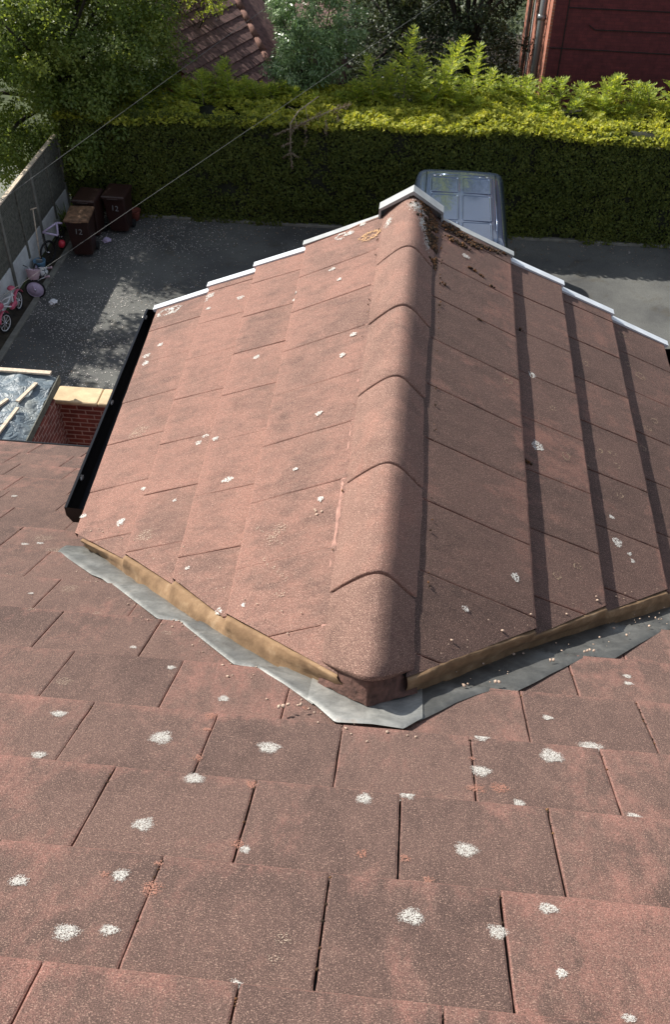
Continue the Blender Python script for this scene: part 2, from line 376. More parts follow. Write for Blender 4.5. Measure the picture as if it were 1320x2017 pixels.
# ------------------------------------------------------------------ THE SETTING
def sheet(name, x0, x1, y0, y1, z, m, label_kind='structure', n=1):
    b = MB(); b.grid(lambda u, v: (x0+(x1-x0)*u, y0+(y1-y0)*v, z), n, n); o = b.build(name, m); o['kind'] = label_kind; return o
sheet('ground', -300, 300, -300, 300, G-.012, M_lawn)
sheet('driveway', -7.60, 40, -2, 19.22, G, M_asph)
sheet('garden_soil', -8.25, 14, 19.22, 34, G-.006, M_soil)
sheet('planting_strip', -8.1, -7.72, 2, 19.6, G-.004, M_soil)
b = MB()
b.box((-7.72, 4, G-.1), (-7.60, 19.22, G+.045), bev=.012); o = b.build('kerb', M_conc); o['kind'] = 'structure'
b = MB(); b.box((-7.6, 19.10, G-.1), (12, 19.22, G+.06), bev=.012); o = b.build('kerb', M_conc); o['kind'] = 'structure'
sheet('neighbour_path', -13.5, -8.3, 6, 21.5, G+.002, M_nconc)

# ------------------------------------------------------------------ THE HOUSE
house = empty('house', (0, 2.6, G), label='brick house with the big brown tiled roof and jutting gable filling the foreground', cat='house')
def hp(o):                                              # parent, keeping the world frame of the mesh
    o.parent = house; o.matrix_parent_inverse = Matrix.Translation(-Vector(house.location)); return o
OFF = {0: .158, 1: -.0325, 2: .0884, 3: -.0522, 4: .0946, 5: -.0415, 6: .142, 7: .296, 8: .075, 9: .218, 10: .216-.14, 11: .017, 12: .181, 13: .181-.12, 14: .072}
mb = MB()
for n in range(-11, 15):
    off = OFF.get(n, (n*.55*W) % W); s1 = S0+n*GA; s0 = s1-GA-.012
    for k in range(-20, 21):
        x0 = off+k*W; x1 = x0+W
        if x1 < -5.6 or x0 > 5.6: continue
        big = abs((x0+x1)/2) < 1.6
        gap = random.uniform(.0012, .0020) if n > 5 else random.uniform(.0013, .0026)
        add_tile(mb, PM, x0+gap, x1-gap, s0, s1, -.019, 0, random.random(), 8 if big else 5, 8 if big else 5)
main_roof = hp(mb.build('main_roof', M_main, smooth=False)); main_roof['label'] = 'broad worn roof slope of flat brown tiles with white lichen spots'
mb = MB(); smax = S0+14*GA
mb.grid(lambda u, v: PM(-5.6+11.2*u, -4.06+(smax-.02+4.06)*v, -.034), 4, 4)
mb.grid(lambda u, v: (lambda p: (p.x, 2*PM(0, -4.06).y-p.y, p.z))(PM(-5.6+11.2*u, -4.06+(smax+4.06)*v, 0)), 4, 4)
hp(mb.build('roof_underlay', M_under))
# gable slopes
def bis(side, i):
    """tiles of one course of a gable slope"""
    mb = MB(); c = CL if side > 0 else CLL
    ph = {1: .578, 2: .998, 3: 1.184, 4: .42} if side > 0 else {1: .656, 2: .798, 3: .909, 4: 1.048}
    for i in (i,):
        for k in range(-6, 9):
            y0 = ph[i]+k*W; y1 = y0+W
            if y1 < 0 or y0 > 2.76: continue
            y1c = min(y1, 2.765)
            if y1c-y0 < .01: continue
            gap = random.uniform(.0018, .0030) if side > 0 else random.choice((.0004, .0007, .0014, .0020))
            b0 = .10 if i == 1 else c[i-1]-.03; b1 = c[i]
            F = lambda a, b_, h: PS(side, b_*(tap(a) if side < 0 else 1), a, h)
            add_tile(mb, F, y0+gap, y1c-(gap if y1c == y1 else 0), b0, b1, T-(.032 if i > 1 else .020)-(.003 if i > 1 else 0), T, random.random(), 8, 8)
    return mb
import bmesh
VAL = {-1: [(-.107, .199), (-.426, .476), (-.648, .700), (-.872, .900), (-1.153, 1.128)], 1: [(.139, .235), (.451, .529), (.703, .762), (.96, .985), (1.245, 1.235)]}
slopes = {}
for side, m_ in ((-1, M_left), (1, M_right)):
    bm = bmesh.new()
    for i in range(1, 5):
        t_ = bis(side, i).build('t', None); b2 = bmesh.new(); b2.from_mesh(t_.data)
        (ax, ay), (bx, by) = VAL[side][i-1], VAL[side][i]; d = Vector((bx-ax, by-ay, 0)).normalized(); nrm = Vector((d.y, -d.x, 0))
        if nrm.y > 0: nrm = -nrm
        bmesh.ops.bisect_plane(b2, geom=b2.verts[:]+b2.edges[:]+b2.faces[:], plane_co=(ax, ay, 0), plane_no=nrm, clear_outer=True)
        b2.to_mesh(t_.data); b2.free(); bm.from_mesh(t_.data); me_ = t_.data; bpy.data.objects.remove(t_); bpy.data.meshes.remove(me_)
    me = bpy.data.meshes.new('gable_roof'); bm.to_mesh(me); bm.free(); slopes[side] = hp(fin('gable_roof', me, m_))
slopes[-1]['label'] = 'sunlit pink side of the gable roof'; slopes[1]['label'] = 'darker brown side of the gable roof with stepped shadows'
mb = MB()
for side in (-1, 1):
    (ax, ay), (bx, by) = VAL[side][0], VAL[side][4]
    def f(u, v, side=side, ax=ax, ay=ay, bx=bx, by=by):
        d = (1.33 if side > 0 else 1.22)*u; x = side*d*ca; yl = ay+(x-ax)*(by-ay)/(bx-ax)+.045; return PS(side, d, yl+(2.74-yl)*v, -.012)
    mb.grid(f, 6, 2)
hp(mb.build('roof_underlay', M_under))
# ridge tiles
prof = [(-.131, -.107), (-.124, -.094), (-.100, -.069), (-.075, -.046), (-.052, -.0255), (-.030, -.0095), (-.012, -.002), (0, 0), (.012, -.002), (.028, -.0105), (.048, -.0290), (.070, -.0535), (.092, -.078), (.112, -.098), (.122, -.112)]
YR = 0.4639; RT = .457
def cuty(z, t): return .115+(-z)*1.15                  # raked end of the first tile
rt_objs = []
for i in range(-1, 6):
    y0 = YR+i*RT; y1 = y0+RT
    if i == 5: y1 = 2.765
    mb = MB(); lift = random.uniform(-.001, .002); tw = random.uniform(-.002, .002)
    def P(k, t, inner=False, i=i, y0=y0, y1=y1, lift=lift, tw=tw):
        x, z = prof[k]; ys = cuty(z, t) if i == -1 else y0+.0045
        if inner: x *= .9; z -= .016
        y = ys+(y1-.0032-ys)*t
        w_ = .0012*vn((x, y, i), 25)
        return Vector((x+tw*(t-.5)*2+w_, y+.002*vn((x*3, i, t), 9)*(1 if t in (0, 1) else 0), z+lift+.0025*(1-t)+w_))
    ts = [0, .01, .15, .3, .45, .6, .75, .9, .99, 1]
    v = [P(k, t)-Vector((0, 0, .0022 if t in (0, 1) else 0)) for t in ts for k in range(len(prof))]; nP = len(prof)
    f = [(j*nP+k+1, j*nP+k, (j+1)*nP+k, (j+1)*nP+k+1) for j in range(len(ts)-1) for k in range(nP-1)]
    for jj, t in ((0, 0), (len(ts)-1, 1)):
        base = len(v); v += [P(k, t, True) for k in range(nP)]
        for k in range(nP-1):
            q = (jj*nP+k, jj*nP+k+1, base+k+1, base+k); f.append(q if jj == 0 else q[::-1])
    mb.add(v, f); o = hp(mb.build('ridge_tile', M_ridge, smooth=True)); rt_objs.append(o)
rt_objs[-1]['label'] = 'ridge tile at the far end, crusted with rusty moss and pale lichen'
rt_objs[0]['label'] = 'cut ridge tile at the near end above the lead apron'
# mortar beneath the ridge: inner core closes the joints, thin fillets show at the feet
mb = MB(); n = 60
for sd in (-1, 1):
    def f(u, v, sd=sd):
        y = .27+(2.75-.27)*u; wob = .0035*vn((y, sd, 3), 9)+.002*vn((y, sd, 8), 40); foot = .124 if sd < 0 else .118
        wl = (.004+.009*max(0, 1-abs(y-.75)/.6) if sd < 0 else .0)
        pts = [(foot-.012, -.098), (foot+.004+wob, -.103), (foot+.012+wob+wl*.5, -.1065), (foot+.018+wob+wl, -.118)]
        k = min(3, int(round(v*3))); x, z = pts[k]; return (sd*x, y, z+.0015*vn((y, v, sd), 30))
    mb.grid(f, n*3, 3)
hp(mb.build('ridge_mortar', M_jointm, smooth=True))
mb = MB()
mb.grid(lambda u, v: ((lambda k: (prof[k][0]*.93, .2+(2.75-.2)*v + (0), prof[k][1]-.012))(int(round(u*14)))), 14, 20)
hp(mb.build('ridge_core', M_crack))
# end mortar plug under the first ridge tile
mb = MB()
def f(u, v):
    k = u*14; k0 = int(min(13, math.floor(k))); fr = k-k0; x = prof[k0][0]*(1-fr)+prof[k0+1][0]*fr; z = prof[k0][1]*(1-fr)+prof[k0+1][1]*fr
    x *= .93; yt = cuty(z, 0)+.012; zt = z-.010; yb = .150-.055*(1-abs(x)/.13)+(.05*abs(x)/.13); zb = Cc-yb/ct*st+.004
    return (x*(1+.10*v), yt*(1-v)+yb*v+.004*vn((x, v, 1), 40), zt*(1-v)+zb*v+.003*vn((x, v, 5), 30))
mb.grid(f, 42, 14); hp(mb.build('ridge_end_mortar', M_rmort, smooth=True))
# valley mortar + lead
OUTER = [(-1.182, 1.183), (-.981, .968), (-.937, .94), (-.798, .776), (-.659, .614), (-.603, .609), (-.486, .463), (-.372, .323), (-.322, .313), (-.219, .211), (-.129, .107), (-.072, .025), (.018, .033), (.092, .024), (.13, .078), (.179, .137), (.223, .194), (.277, .249), (.323, .288), (.368, .288), (.445, .378), (.491, .437), (.59, .555), (.647, .611), (.705, .613), (.788, .722), (.936, .909), (1.1, 1.08), (1.2, 1.20)]
INNER = [(-1.105, 1.283), (-.831, .958), (-.599, .689), (-.362, .441), (-.257, .339), (-.134, .249), (-.065, .188), (-.012, .153), (.024, .149), (.086, .192), (.134, .256), (.289, .442), (.48, .661), (.714, .882), (.994, 1.133), (1.15, 1.28), (1.25, 1.38)]
TOPL = [(1.234, 1.072), (.996, .907), (.741, .705), (.495, .486), (.313, .347), (.121, .199)]
TOPR = [(.157, .235), (.242, .316), (.507, .526), (.786, .755), (1.064, .967), (1.33, 1.19)]
def pl(P, t):                                            # point on polyline by x-ish fraction
    P = [Vector(p) for p in P]; ls = [0]
    for a, b_ in zip(P, P[1:]): ls.append(ls[-1]+(b_-a).length)
    d = t*ls[-1]
    for i in range(len(P)-1):
        if d <= ls[i+1]+1e-9: return P[i].lerp(P[i+1], (d-ls[i])/max(1e-9, ls[i+1]-ls[i]))
    return P[-1]
def byx(P, x):
    if x <= P[0][0]: return P[0][1]
    for a, b_ in zip(P, P[1:]):
        if x <= b_[0]: return a[1]+(b_[1]-a[1])*(x-a[0])/(b_[0]-a[0])
    return P[-1][1]
INL = INNER[:7]+[(-.03, .172)]; INR = [(.085, .205)]+INNER[10:]; TOPLx = TOPL+[(.085, .168)]; TOPRx = [(.10, .182)]+TOPR
for side, top, inn in ((-1, TOPLx, INL), (1, TOPRx, INR)):
    mb = MB()
    def f(u, v, side=side, top=top, inn=inn):
        a = pl(top, u); q = pl(inn, u); d_ = a.x; A = PS(side, d_, a.y-.003, slope_h(side, d_, a.y)-.0005+.003*vn((u*9, 1, side), 3)); B = PM(q.x, q.y, .010)
        if v < .05: return A+Vector((0, .022, -.012))
        if v > .95: B = PM(q.x, q.y, -.012)
        p = A.lerp(B, (v-.125)/.875 if v < .95 else 1); bulge = .006*math.sin(math.pi*v)+.006*v
        p += Vector((side*.7, -.7, .1))*(bulge+.004*vn((p.x, p.y, p.z), 22)+.0015*vn((p.x, p.y, p.z), 80)); return p
    mb.grid(f, 120, 8)
    o = hp(mb.build('valley_mortar', M_mortar, smooth=True)); o['label'] = 'sunlit tan mortar fillet' if side < 0 else 'shaded brown mortar fillet'
def flash(x0, x1, name, mt, lift=0.0):
    mb = MB(); N = max(12, int((x1-x0)*110))
    def f(u, v):
        x = x0+(x1-x0)*u
        so_ = byx(OUTER, x); si = byx(INNER, x)
        # walk obliquely: outer and inner points joined across the strip
        tx = x
        s = so_+(si-so_)*v
        h = main_h(so_+(s-so_)*.9)*.5-.003+.007+lift+.0030*vn((tx, s, 2), 14)*min(1, v*3)+.0012*vn((tx, s, 7), 45)*v
        if v == 0: h -= .005
        if v > .8: h -= (v-.8)*.02
        return PM(tx, s, h)
    mb.grid(f, N, 12); o = hp(mb.build(name, mt, smooth=True)); return o
flash(-1.182, -.135, 'lead_flashing', M_lead)['label'] = 'weathered grey lead strip along the sunlit valley'
flash(-.150, .137, 'lead_flashing', M_leadn, .004)['label'] = 'bright lead apron folded round the near end of the ridge'
flash(.128, 1.2, 'lead_flashing', M_lead_shade)['label'] = 'lead strip along the shaded valley, its colour darkened to stand for the shade'
# verge trims
for side in (-1, 1):
    c = CL if side > 0 else CLL; yv = 2.765
    for i in range(4):
        d0 = .135 if i == 0 else c[i]+.001; d1 = c[i+1]+(.012 if i < 3 else .02)
        mb = MB(); hh = T+.004
        def bx(da, db, ya, yb, ha, hb, mb=mb, side=side):
            P = [PS(side, d, y, h-(.030 if d == da else 0)) for h in (ha, hb) for d, y in ((da, ya), (db, ya), (db, yb), (da, yb))]
            f = [(3, 2, 1, 0), (4, 5, 6, 7), (0, 1, 5, 4), (1, 2, 6, 5), (2, 3, 7, 6), (3, 0, 4, 7)]
            mb.add(P, [q[::-1] for q in f] if side > 0 else f)
        bx(d0, d1, yv-.014, yv+.027, hh-.012, hh+.004); bx(d0, d1, yv+.016, yv+.0262, hh-.085, hh-.0125)
        hp(mb.build('verge_trim', M_trimg if i == 0 else M_trim))
mb = MB()                                               # inverted V cap over the end ridge tile
o3 = [(-.150, -.118), (-.148, -.062), (0, .030), (.140, -.062), (.142, -.118)]; i3 = [(-.140, -.118), (-.139, -.070), (0, .012), (.131, -.070), (.133, -.118)]
v = []
for y in (2.735, 2.80):
    for p in o3+i3: v.append((p[0], y, p[1]))
f = []
for k in range(4):
    f += [(k, k+1, 10+k+1, 10+k), (5+k+1, 5+k, 15+k, 15+k+1), (k+1, k, 5+k, 5+k+1), (10+k, 10+k+1, 15+k+1, 15+k)]
mb.add(v, f); mb.add([(-.14, 2.79, -.16), (.132, 2.79, -.16), (.132, 2.79, -.07), (0, 2.79, .012), (-.14, 2.79, -.07)], [(0, 1, 2, 3, 4)]); hp(mb.build('ridge_end_cap', M_trimg))
# gutters
def gutter(p0, p1, out, name='gutter', wd=.095, dp=.075):
    p0, p1 = Vector(p0), Vector(p1); out = Vector(out); mb = MB(); t = .003
    pr_ = [(0, 0), (0, -dp), (wd*.25, -dp-.012), (wd*.8, -dp-.012), (wd, -dp*.6), (wd, .006), (wd-.010, .006), (wd-.010, 0), (wd-t, -.004), (wd-t, -dp*.6), (wd*.78, -dp-.008), (wd*.27, -dp-.008), (t, -dp), (t, 0)]
    v = [p+out*a+Vector((0, 0, b_)) for p in (p0, p1) for a, b_ in pr_]; n = len(pr_)
    f = [(k, (k+1) % n, n+(k+1) % n, n+k) for k in range(n)]
    mb.add(v, f)
    for q in (p0, p1): mb.add([q+out*a+Vector((0, 0, b_)) for a, b_ in pr_[:7]], [tuple(range(7))])
    return hp(mb.build(name, M_black))
gl = gutter((-1.150, 1.31, -.682), (-1.195, 2.79, -.694), (-1, 0, 0), wd=.104, dp=.06); gl['label'] = 'long black gutter on the sunlit side of the gable roof'
gr_ = gutter((1.245, 1.15, -.725), (1.245, 2.79, -.725), (1, 0, 0))
for o_, l in ((gl, ((-1.256, 1.52), (-1.272, 2.03), (-1.295, 2.74))), (gr_, ((1.340, 1.5), (1.340, 2.74)))):
    for x, y in l:
        mb = MB(); z = -.708 if x < 0 else -.72; sg = -1 if x < 0 else 1
        mb.box((x-.012, y-.012, z-.006), (x+.010, y+.012, z+.010), bev=.003); mb.tube([(x-.008*sg, y-.02, z+.004), (x+.004*sg, y+.012, z+.012)], .004, 6)
        c_ = hp(mb.build('gutter_clip', M_clip)); c_.parent = o_; c_.matrix_parent_inverse = Matrix.Identity(4)
ge = PM(0, smax, 0)
gutter((-5.6, ge.y-.03, ge.z-.05), (-1.1, ge.y-.03, ge.z-.05), (0, 1, 0))
gutter((1.1, ge.y-.03, ge.z-.05), (5.6, ge.y-.03, ge.z-.05), (0, 1, 0))
# walls
mb = MB(); mb.box((-5.5, 2.35, G), (-1.06, 2.6, ge.z-.16)); mb.box((1.06, 2.35, G), (5.5, 2.6, ge.z-.16)); mb.add([(-1.06, 2.66, G), (1.06, 2.66, G), (1.06, 2.66, -.64), (0, 2.66, -.1), (-1.06, 2.66, -.64)], [(4, 3, 2, 1, 0)])
hp(mb.build('wall', M_house))
for sd in (-1, 1):
    mb = MB(); mb.box((sd*1.06-.02, 1.12, ge.z-.3), (sd*1.06+.02, 2.65, -.64))
    hp(mb.build('side_wall', M_housey))
    mb = MB(); mb.box((sd*5.5-.1, -9.6, G), (sd*5.5+.1, 2.34, ge.z-.2)); hp(mb.build('side_wall', M_housey))
mb = MB()

for sd in (-1, 1):
    mb = MB(); mb.add([(sd*5.48, 2.3, ge.z-.1), (sd*5.48, PM(0, -4.06).y, 1.9-.1), (sd*5.48, -9.5, ge.z-.1)], [(0, 1, 2)]); hp(mb.build('gable_infill', M_trim))
# crack in one tile
mb = MB(); cr_ = [(.150, .672), (.175, .682), (.186, .700), (.195, .708), (.214, .716), (.23, .741), (.243, .760), (.257, .786), (.278, .818), (.299, .842), (.331, .872)]
cp = [PS(1, d, y, slope_h(1, d)+.0009) for d, y in cr_]; v = []
for i, p in enumerate(cp):
    w_ = (.0022 if i % 3 else .0012)*(1-i/14); v += [p+Vector((0, -w_/2, 0)), p+Vector((0, w_/2, 0))]
mb.add(v, [(2*i, 2*i+2, 2*i+3, 2*i+1) for i in range(len(cp)-1)]); hp(mb.build('crack', M_crack))
# lichens ---------------------------------------------------------------
def flakes(spots, F, mt, name, dens=1.0, ring=False, fs=(.0010, .0022), solid=False):
    V = []; 
    for (a, b_, r) in spots:
        n = int(min(4000, 95*dens*(r/.018)**2*( .0016/((fs[0]+fs[1])/2))**2)); ex = random.uniform(.9, 1.15); ph = random.random()*9
        for _ in range(n):
            th = random.random()*2*math.pi; lob = 1+(.12*math.sin(3*th+ph)+.08*math.sin(5*th+2*ph))*(.5 if ring else 1)
            q = (random.gauss(.82, .13) if ring else (math.sqrt(random.random()) if solid else math.sqrt(random.random())*1.15))
            
            if not ring and not solid and random.random() < max(0, min(.9, (q-.55)*1.5)): continue
            A = a+math.cos(th)*q*r*ex*lob; B = b_+math.sin(th)*q*r/ex*lob; sz = random.uniform(*fs)*(1 if q < .9 else .7)
            t0 = random.random()*6; k = 5
            V.append([F(A+math.cos(t0+6.283*j/k)*sz*random.uniform(.6, 1.3), B+math.sin(t0+6.283*j/k)*sz*random.uniform(.6, 1.3)) for j in range(k)])
    V = np.array([[tuple(p) for p in q] for q in V]).reshape(-1, 3); Fc = np.arange(len(V)).reshape(-1, 5)
    o = hp(np_mesh(name, V, Fc, rng.random(len(Fc)), mt)); o['kind'] = 'stuff'; return o
FM = lambda x, s: PM(x, s, main_h(s)+random.uniform(.0010, .0018))
FL = lambda d, y: PS(-1, d, y, slope_h(-1, d, y)+random.uniform(.0010, .0018))
FR = lambda d, y: PS(1, d, y, slope_h(1, d)+random.uniform(.0010, .0018))
LM = [(-0.453, -0.128, 0.027), (-0.338, -0.302, 0.021), (-0.398, -0.469, 0.021), (-0.554, -0.68, 0.016), (-0.39, -0.64, 0.016), (-0.434, -0.784, 0.02), (-0.369, -0.77, 0.014), (-0.712, -0.067, 0.017), (-0.691, -0.244, 0.016), (-0.208, -0.126, 0.025), (-0.195, -0.512, 0.011), (0.015, -0.315, 0.018), (0.103, -0.282, 0.018), (0.273, 0.009, 0.021), (0.263, -0.141, 0.022), (0.428, -0.05, 0.028), (0.535, 0.038, 0.027), (0.449, 0.162, 0.013), (0.336, -0.249, 0.013), (0.569, -0.263, 0.018), (0.215, -0.448, 0.022), (0.112, -0.666, 0.021), (0.254, -0.681, 0.017), (0.345, -0.611, 0.016), (0.348, -0.758, 0.011), (0.435, -0.833, 0.01), (-0.149, -0.853, 0.011), (-0.357, 0.109, 0.015), (-0.526, 0.249, 0.012), (0.711, 0.476, 0.012), (0.706, 0.432, 0.012), (-0.667, 0.385, 0.01), (-1.338, 1.27, 0.014), (-1.289, 1.292, 0.013), (-1.101, 0.737, 0.009), (-1.667, 1.958, 0.015), (-1.662, 2.993, 0.016)]
LM = [(a, b_, r*.95) for a, b_, r in LM]
flakes(LM, FM, M_lich, 'lichen', 2.6, fs=(.0005, .0010))
flakes([(-0.091, -0.747, 0.016), (-0.1, -0.794, 0.011), (-0.769, 0.121, 0.022), (-1.037, 0.577, 0.013), (-1.231, 0.887, 0.019), (-1.3, 1.35, .04), (-1.2, 1.22, .05), (-1.0, .8, .03), (-.85, .62, .02), (-.6, .5, .018)], FM, M_lichf, 'lichen', .38, fs=(.0006, .0012))
flakes([(-0.364, -0.013, 0.015), (-0.36, -0.074, 0.01), (-0.354, -0.195, 0.014), (-0.218, -0.304, 0.014), (-0.328, -0.664, 0.019), (-0.212, -0.498, 0.013), (0.246, -0.093, 0.009), (0.143, -0.545, 0.011), (-0.419, -0.641, 0.009), (-0.334, -0.599, 0.009), (-1.772, 2.36, 0.021), (.25, -.21, .018), (.3, -.2, .02), (-.15, .10, .01), (.02, -.49, .012), (.10, -.49, .012)], FM, M_wear, 'worn_patch', 1.5, fs=(.0008, .0014))
LL = [(0.354, 2.407, 0.02), (0.307, 2.29, 0.016), (0.531, 2.313, 0.024), (1.038, 2.656, 0.029), (0.859, 2.546, 0.023), (1.02, 2.529, 0.016), (0.649, 1.92, 0.019), (0.196, 1.801, 0.019), (0.229, 1.68, 0.018), (0.285, 1.348, 0.017), (0.804, 1.494, 0.017), (0.825, 1.458, 0.017), (0.726, 1.413, 0.017), (0.619, 1.151, 0.022), (0.336, 1.071, 0.013), (0.22, 0.88, 0.016), (1.297, 2.24, 0.024), (1.311, 2.306, 0.024), (1.256, 2.374, 0.02), (1.082, 1.12, 0.025), (1.27, 1.208, 0.018), (0.419, 0.498, 0.011), (0.68, 0.74, 0.011), (0.526, 0.525, 0.018), (0.636, 1.15, 0.013), (1.036, 1.29, 0.015), (0.846, 1.138, 0.011), (0.3, 2.699, 0.030), (0.237, 2.74, 0.022)]
LL = [(a, b_, r*.72) for a, b_, r in LL]
flakes(LL, FL, M_lich, 'lichen', 2.0, solid=True, fs=(.0014, .003))
flakes([(1.31, 2.69, .044), (1.265, 2.694, .036), (.345, 2.70, .03), (1.06, 2.62, .02)], FL, M_lich, 'lichen', .8, ring=True, fs=(.002, .004))
flakes([(0.299, 0.508, 0.018), (1.169, 1.683, 0.05), (0.92, 0.98, 0.035), (0.353, 0.789, 0.03), (0.374, 0.752, 0.024)]+[(.29+.018*k, .56+.022*k, .009) for k in range(6)]+[(.33+.02*k, .72+.02*k, .007) for k in range(6)], FL, M_lichf, 'lichen', .45)
flakes([(.192, 2.597, .048)], FL, M_licho, 'lichen', .8, ring=True, fs=(.002, .004)); flakes([(.192, 2.597, .04)], FL, M_licho, 'lichen', .5, fs=(.002, .003))
LR = [(0.589, 1.451, 0.030), (0.592, 1.897, 0.020), (0.445, 0.708, 0.019), (0.269, 0.498, 0.013), (0.903, 1.131, 0.024), (0.271, 2.525, 0.022), (0.897, 1.255, 0.012), (0.948, 1.094, 0.011), (0.953, 1.065, 0.011)]
flakes([(a, b_, r*.85) for a, b_, r in LR], FR, M_lich, 'lichen', 1.6, solid=True, fs=(.0012, .0026))
LRT = [(0.891, 2.214, 0.023), (1.209, 2.364, 0.034), (0.892, 1.621, 0.019), (0.948, 1.64, 0.02), (0.962, 1.571, 0.019), (0.815, 1.495, 0.018), (0.674, 1.727, 0.019), (1.158, 2.667, 0.027), (1.233, 2.049, 0.023), (1.186, 1.971, 0.023), (0.532, 1.418, 0.014), (1.137, 1.81, 0.021), (1.155, 2.421, 0.021), (0.456, 1.727, 0.024), (0.707, 1.458, 0.026), (.70, .9, .02), (.62, .82, .02), (.95, 1.4, .02), (1.2, 1.3, .02)]
flakes([(a, b_, r*.8) for a, b_, r in LRT], FR, M_lring, 'lichen', .55, ring=True, fs=(.0016, .003))
# moss ------------------------------------------------------------------
def blobs(P, size, mt, name, parent=None, jit=.35, flat=1.0):
    """many small lumpy stones or moss cushions as one mesh"""
    ico = bmesh.new(); bmesh.ops.create_icosphere(ico, subdivisions=1, radius=1); iv = np.array([v.co[:] for v in ico.verts]); ic = np.array([[v.index for v in f.verts] for f in ico.faces]); ico.free()
    n = len(P); V = iv[None]*(1+rng.uniform(-jit, jit, (n, len(iv), 1)))*np.asarray(size)[:, None, None]*np.array([1, 1, flat])*rng.uniform(.7, 1.3, (n, 1, 3))+np.asarray(P)[:, None, :]
    F_ = (ic[None]+(np.arange(n)*len(iv))[:, None, None]).reshape(-1, 3)
    return np_mesh(name, V.reshape(-1, 3), F_, np.repeat(rng.random(n), len(ic)), mt, parent)
def ridge_z(x):
    xs = [p[0] for p in prof]; return float(np.interp(x, xs, [p[1] for p in prof]))
P = []; S = []
for _ in range(1500):
    t = random.random(); y = 2.74-.46*t**1.15; x = .125-abs(random.gauss(0, .045))*(1.15-t)-.0*t
    if x < -.02: continue
    if vn((x, y, 0), 16) < -.30: continue
    P.append((x, y, ridge_z(x)+.002)); S.append(random.uniform(.003, .0085))
o = hp(blobs(P, S, M_moss, 'moss')); o['kind'] = 'stuff'
P = []; S = []
for (d, y, sp, n) in [(.20, 2.70, .035, 120), (.26, 2.705, .018, 60), (.23, 2.61, .02, 70), (.30, 2.66, .018, 60), (.36, 2.70, .012, 34), (.42, 2.715, .010, 24), (.47, 2.735, .008, 12), (.30, 2.44, .008, 9), (.35, 2.425, .006, 7), (.40, 2.38, .006, 5), (.17, 2.2, .006, 8), (.33, 2.06, .005, 6), (.52, 2.55, .006, 7), (.55, 2.20, .006, 7), (.54, 1.33, .008, 10)]:
    for _ in range(n):
        a = d+random.gauss(0, sp*1.4); q = y+random.gauss(0, sp*.5)
        if a < .15 or q > 2.745: continue
        P.append(tuple(PS(1, a, q, slope_h(1, a)+.002))); S.append(random.uniform(.002, .0065))
for _ in range(60):
    y = random.uniform(.5, 2.7); a = .146+abs(random.gauss(0, .004)); P.append(tuple(PS(random.choice((1, 1, 1, -1)), a, y, .016))); S.append(random.uniform(.0015, .004))
for nrow in range(-1, 9):
    for kk in range(-6, 7):
        x = OFF.get(nrow, (nrow*.55*W) % W)+kk*W
        for _ in range(random.choice((0, 2, 5, 9))):
            s_ = S0+nrow*GA-abs(random.gauss(0, .10))
            if S0+(nrow-1)*GA < s_: P.append(tuple(PM(x+random.gauss(0, .0012), s_, main_h(s_)-.001))); S.append(random.uniform(.0012, .0030))
o = hp(blobs(P, S, M_moss, 'moss')); o['kind'] = 'stuff'
# pale lichen on the end ridge tile
V = []
for (cx, cy, sx, sy, n) in [(.02, 2.66, .03, .035, 420), (.05, 2.55, .014, .05, 300), (.075, 2.44, .012, .05, 150), (-.10, 2.62, .012, .03, 140)]:
    for _ in range(n):
        x = random.gauss(cx, sx*.6); y = random.gauss(cy, sy*.6)
        if y > 2.74 or abs(x) > .12: continue
        q = []
        for j in range(5):
            X = x+math.cos(j*1.257)*random.uniform(.001, .0028); Y = y+math.sin(j*1.257)*random.uniform(.001, .0028); q.append((X, Y, ridge_z(X)+.0045))
        V.append(q)
V = np.array(V).reshape(-1, 3); o = hp(np_mesh('lichen', V, np.arange(len(V)).reshape(-1, 5), rng.random(len(V)//5), M_lich)); o['kind'] = 'stuff'
# loose crumbs of mortar
P = []; S = []
for _ in range(190):
    k = random.random()
    if k < .5:
        x = random.uniform(-1.1, .13); s = byx(OUTER, x)-abs(random.gauss(0, .05)); h = main_h(s)+.002; P.append(tuple(PM(x, s, h)))
    elif k < .72:
        x = random.uniform(.2, 1.1); u = random.random(); s = byx(OUTER, x)*(1-u)+byx(INNER, x)*u; P.append(tuple(PM(x, s, .013)))
    elif k < .86:
        t = random.random(); a = pl(TOPL, t); P.append(tuple(PS(-1, a.x, a.y+.02+abs(random.gauss(0, .07)), slope_h(-1, a.x)+.003)))
    else:
        t = random.random(); a = pl(TOPR, t); P.append(tuple(PS(1, a.x, a.y+.02+abs(random.gauss(0, .04)), slope_h(1, a.x)+.003)))
    S.append(random.choice((.0012, .0016, .002, .0026, .0035))*random.uniform(.8, 1.3))
for (x, s) in [(.62, .60), (.63, .61), (.64, .605), (.61, .59), (.33, .31), (.34, .315), (.50, .50), (.51, .505), (.245, .27), (-.20, .05), (-.19, .06), (-.21, .045), (-.16, .07)]: P.append(tuple(PM(x, s, .012))); S.append(.005)
for (d, y) in [(.23, .83), (.235, .84), (.225, .815), (.21, .82)]: P.append(tuple(PS(-1, d, y, .015))); S.append(.006)
tag(blobs(P, S, M_crumb, 'mortar_debris', flat=.7), 'pale crumbs of dropped mortar scattered along the lead valleys', 'debris', kind='stuff')
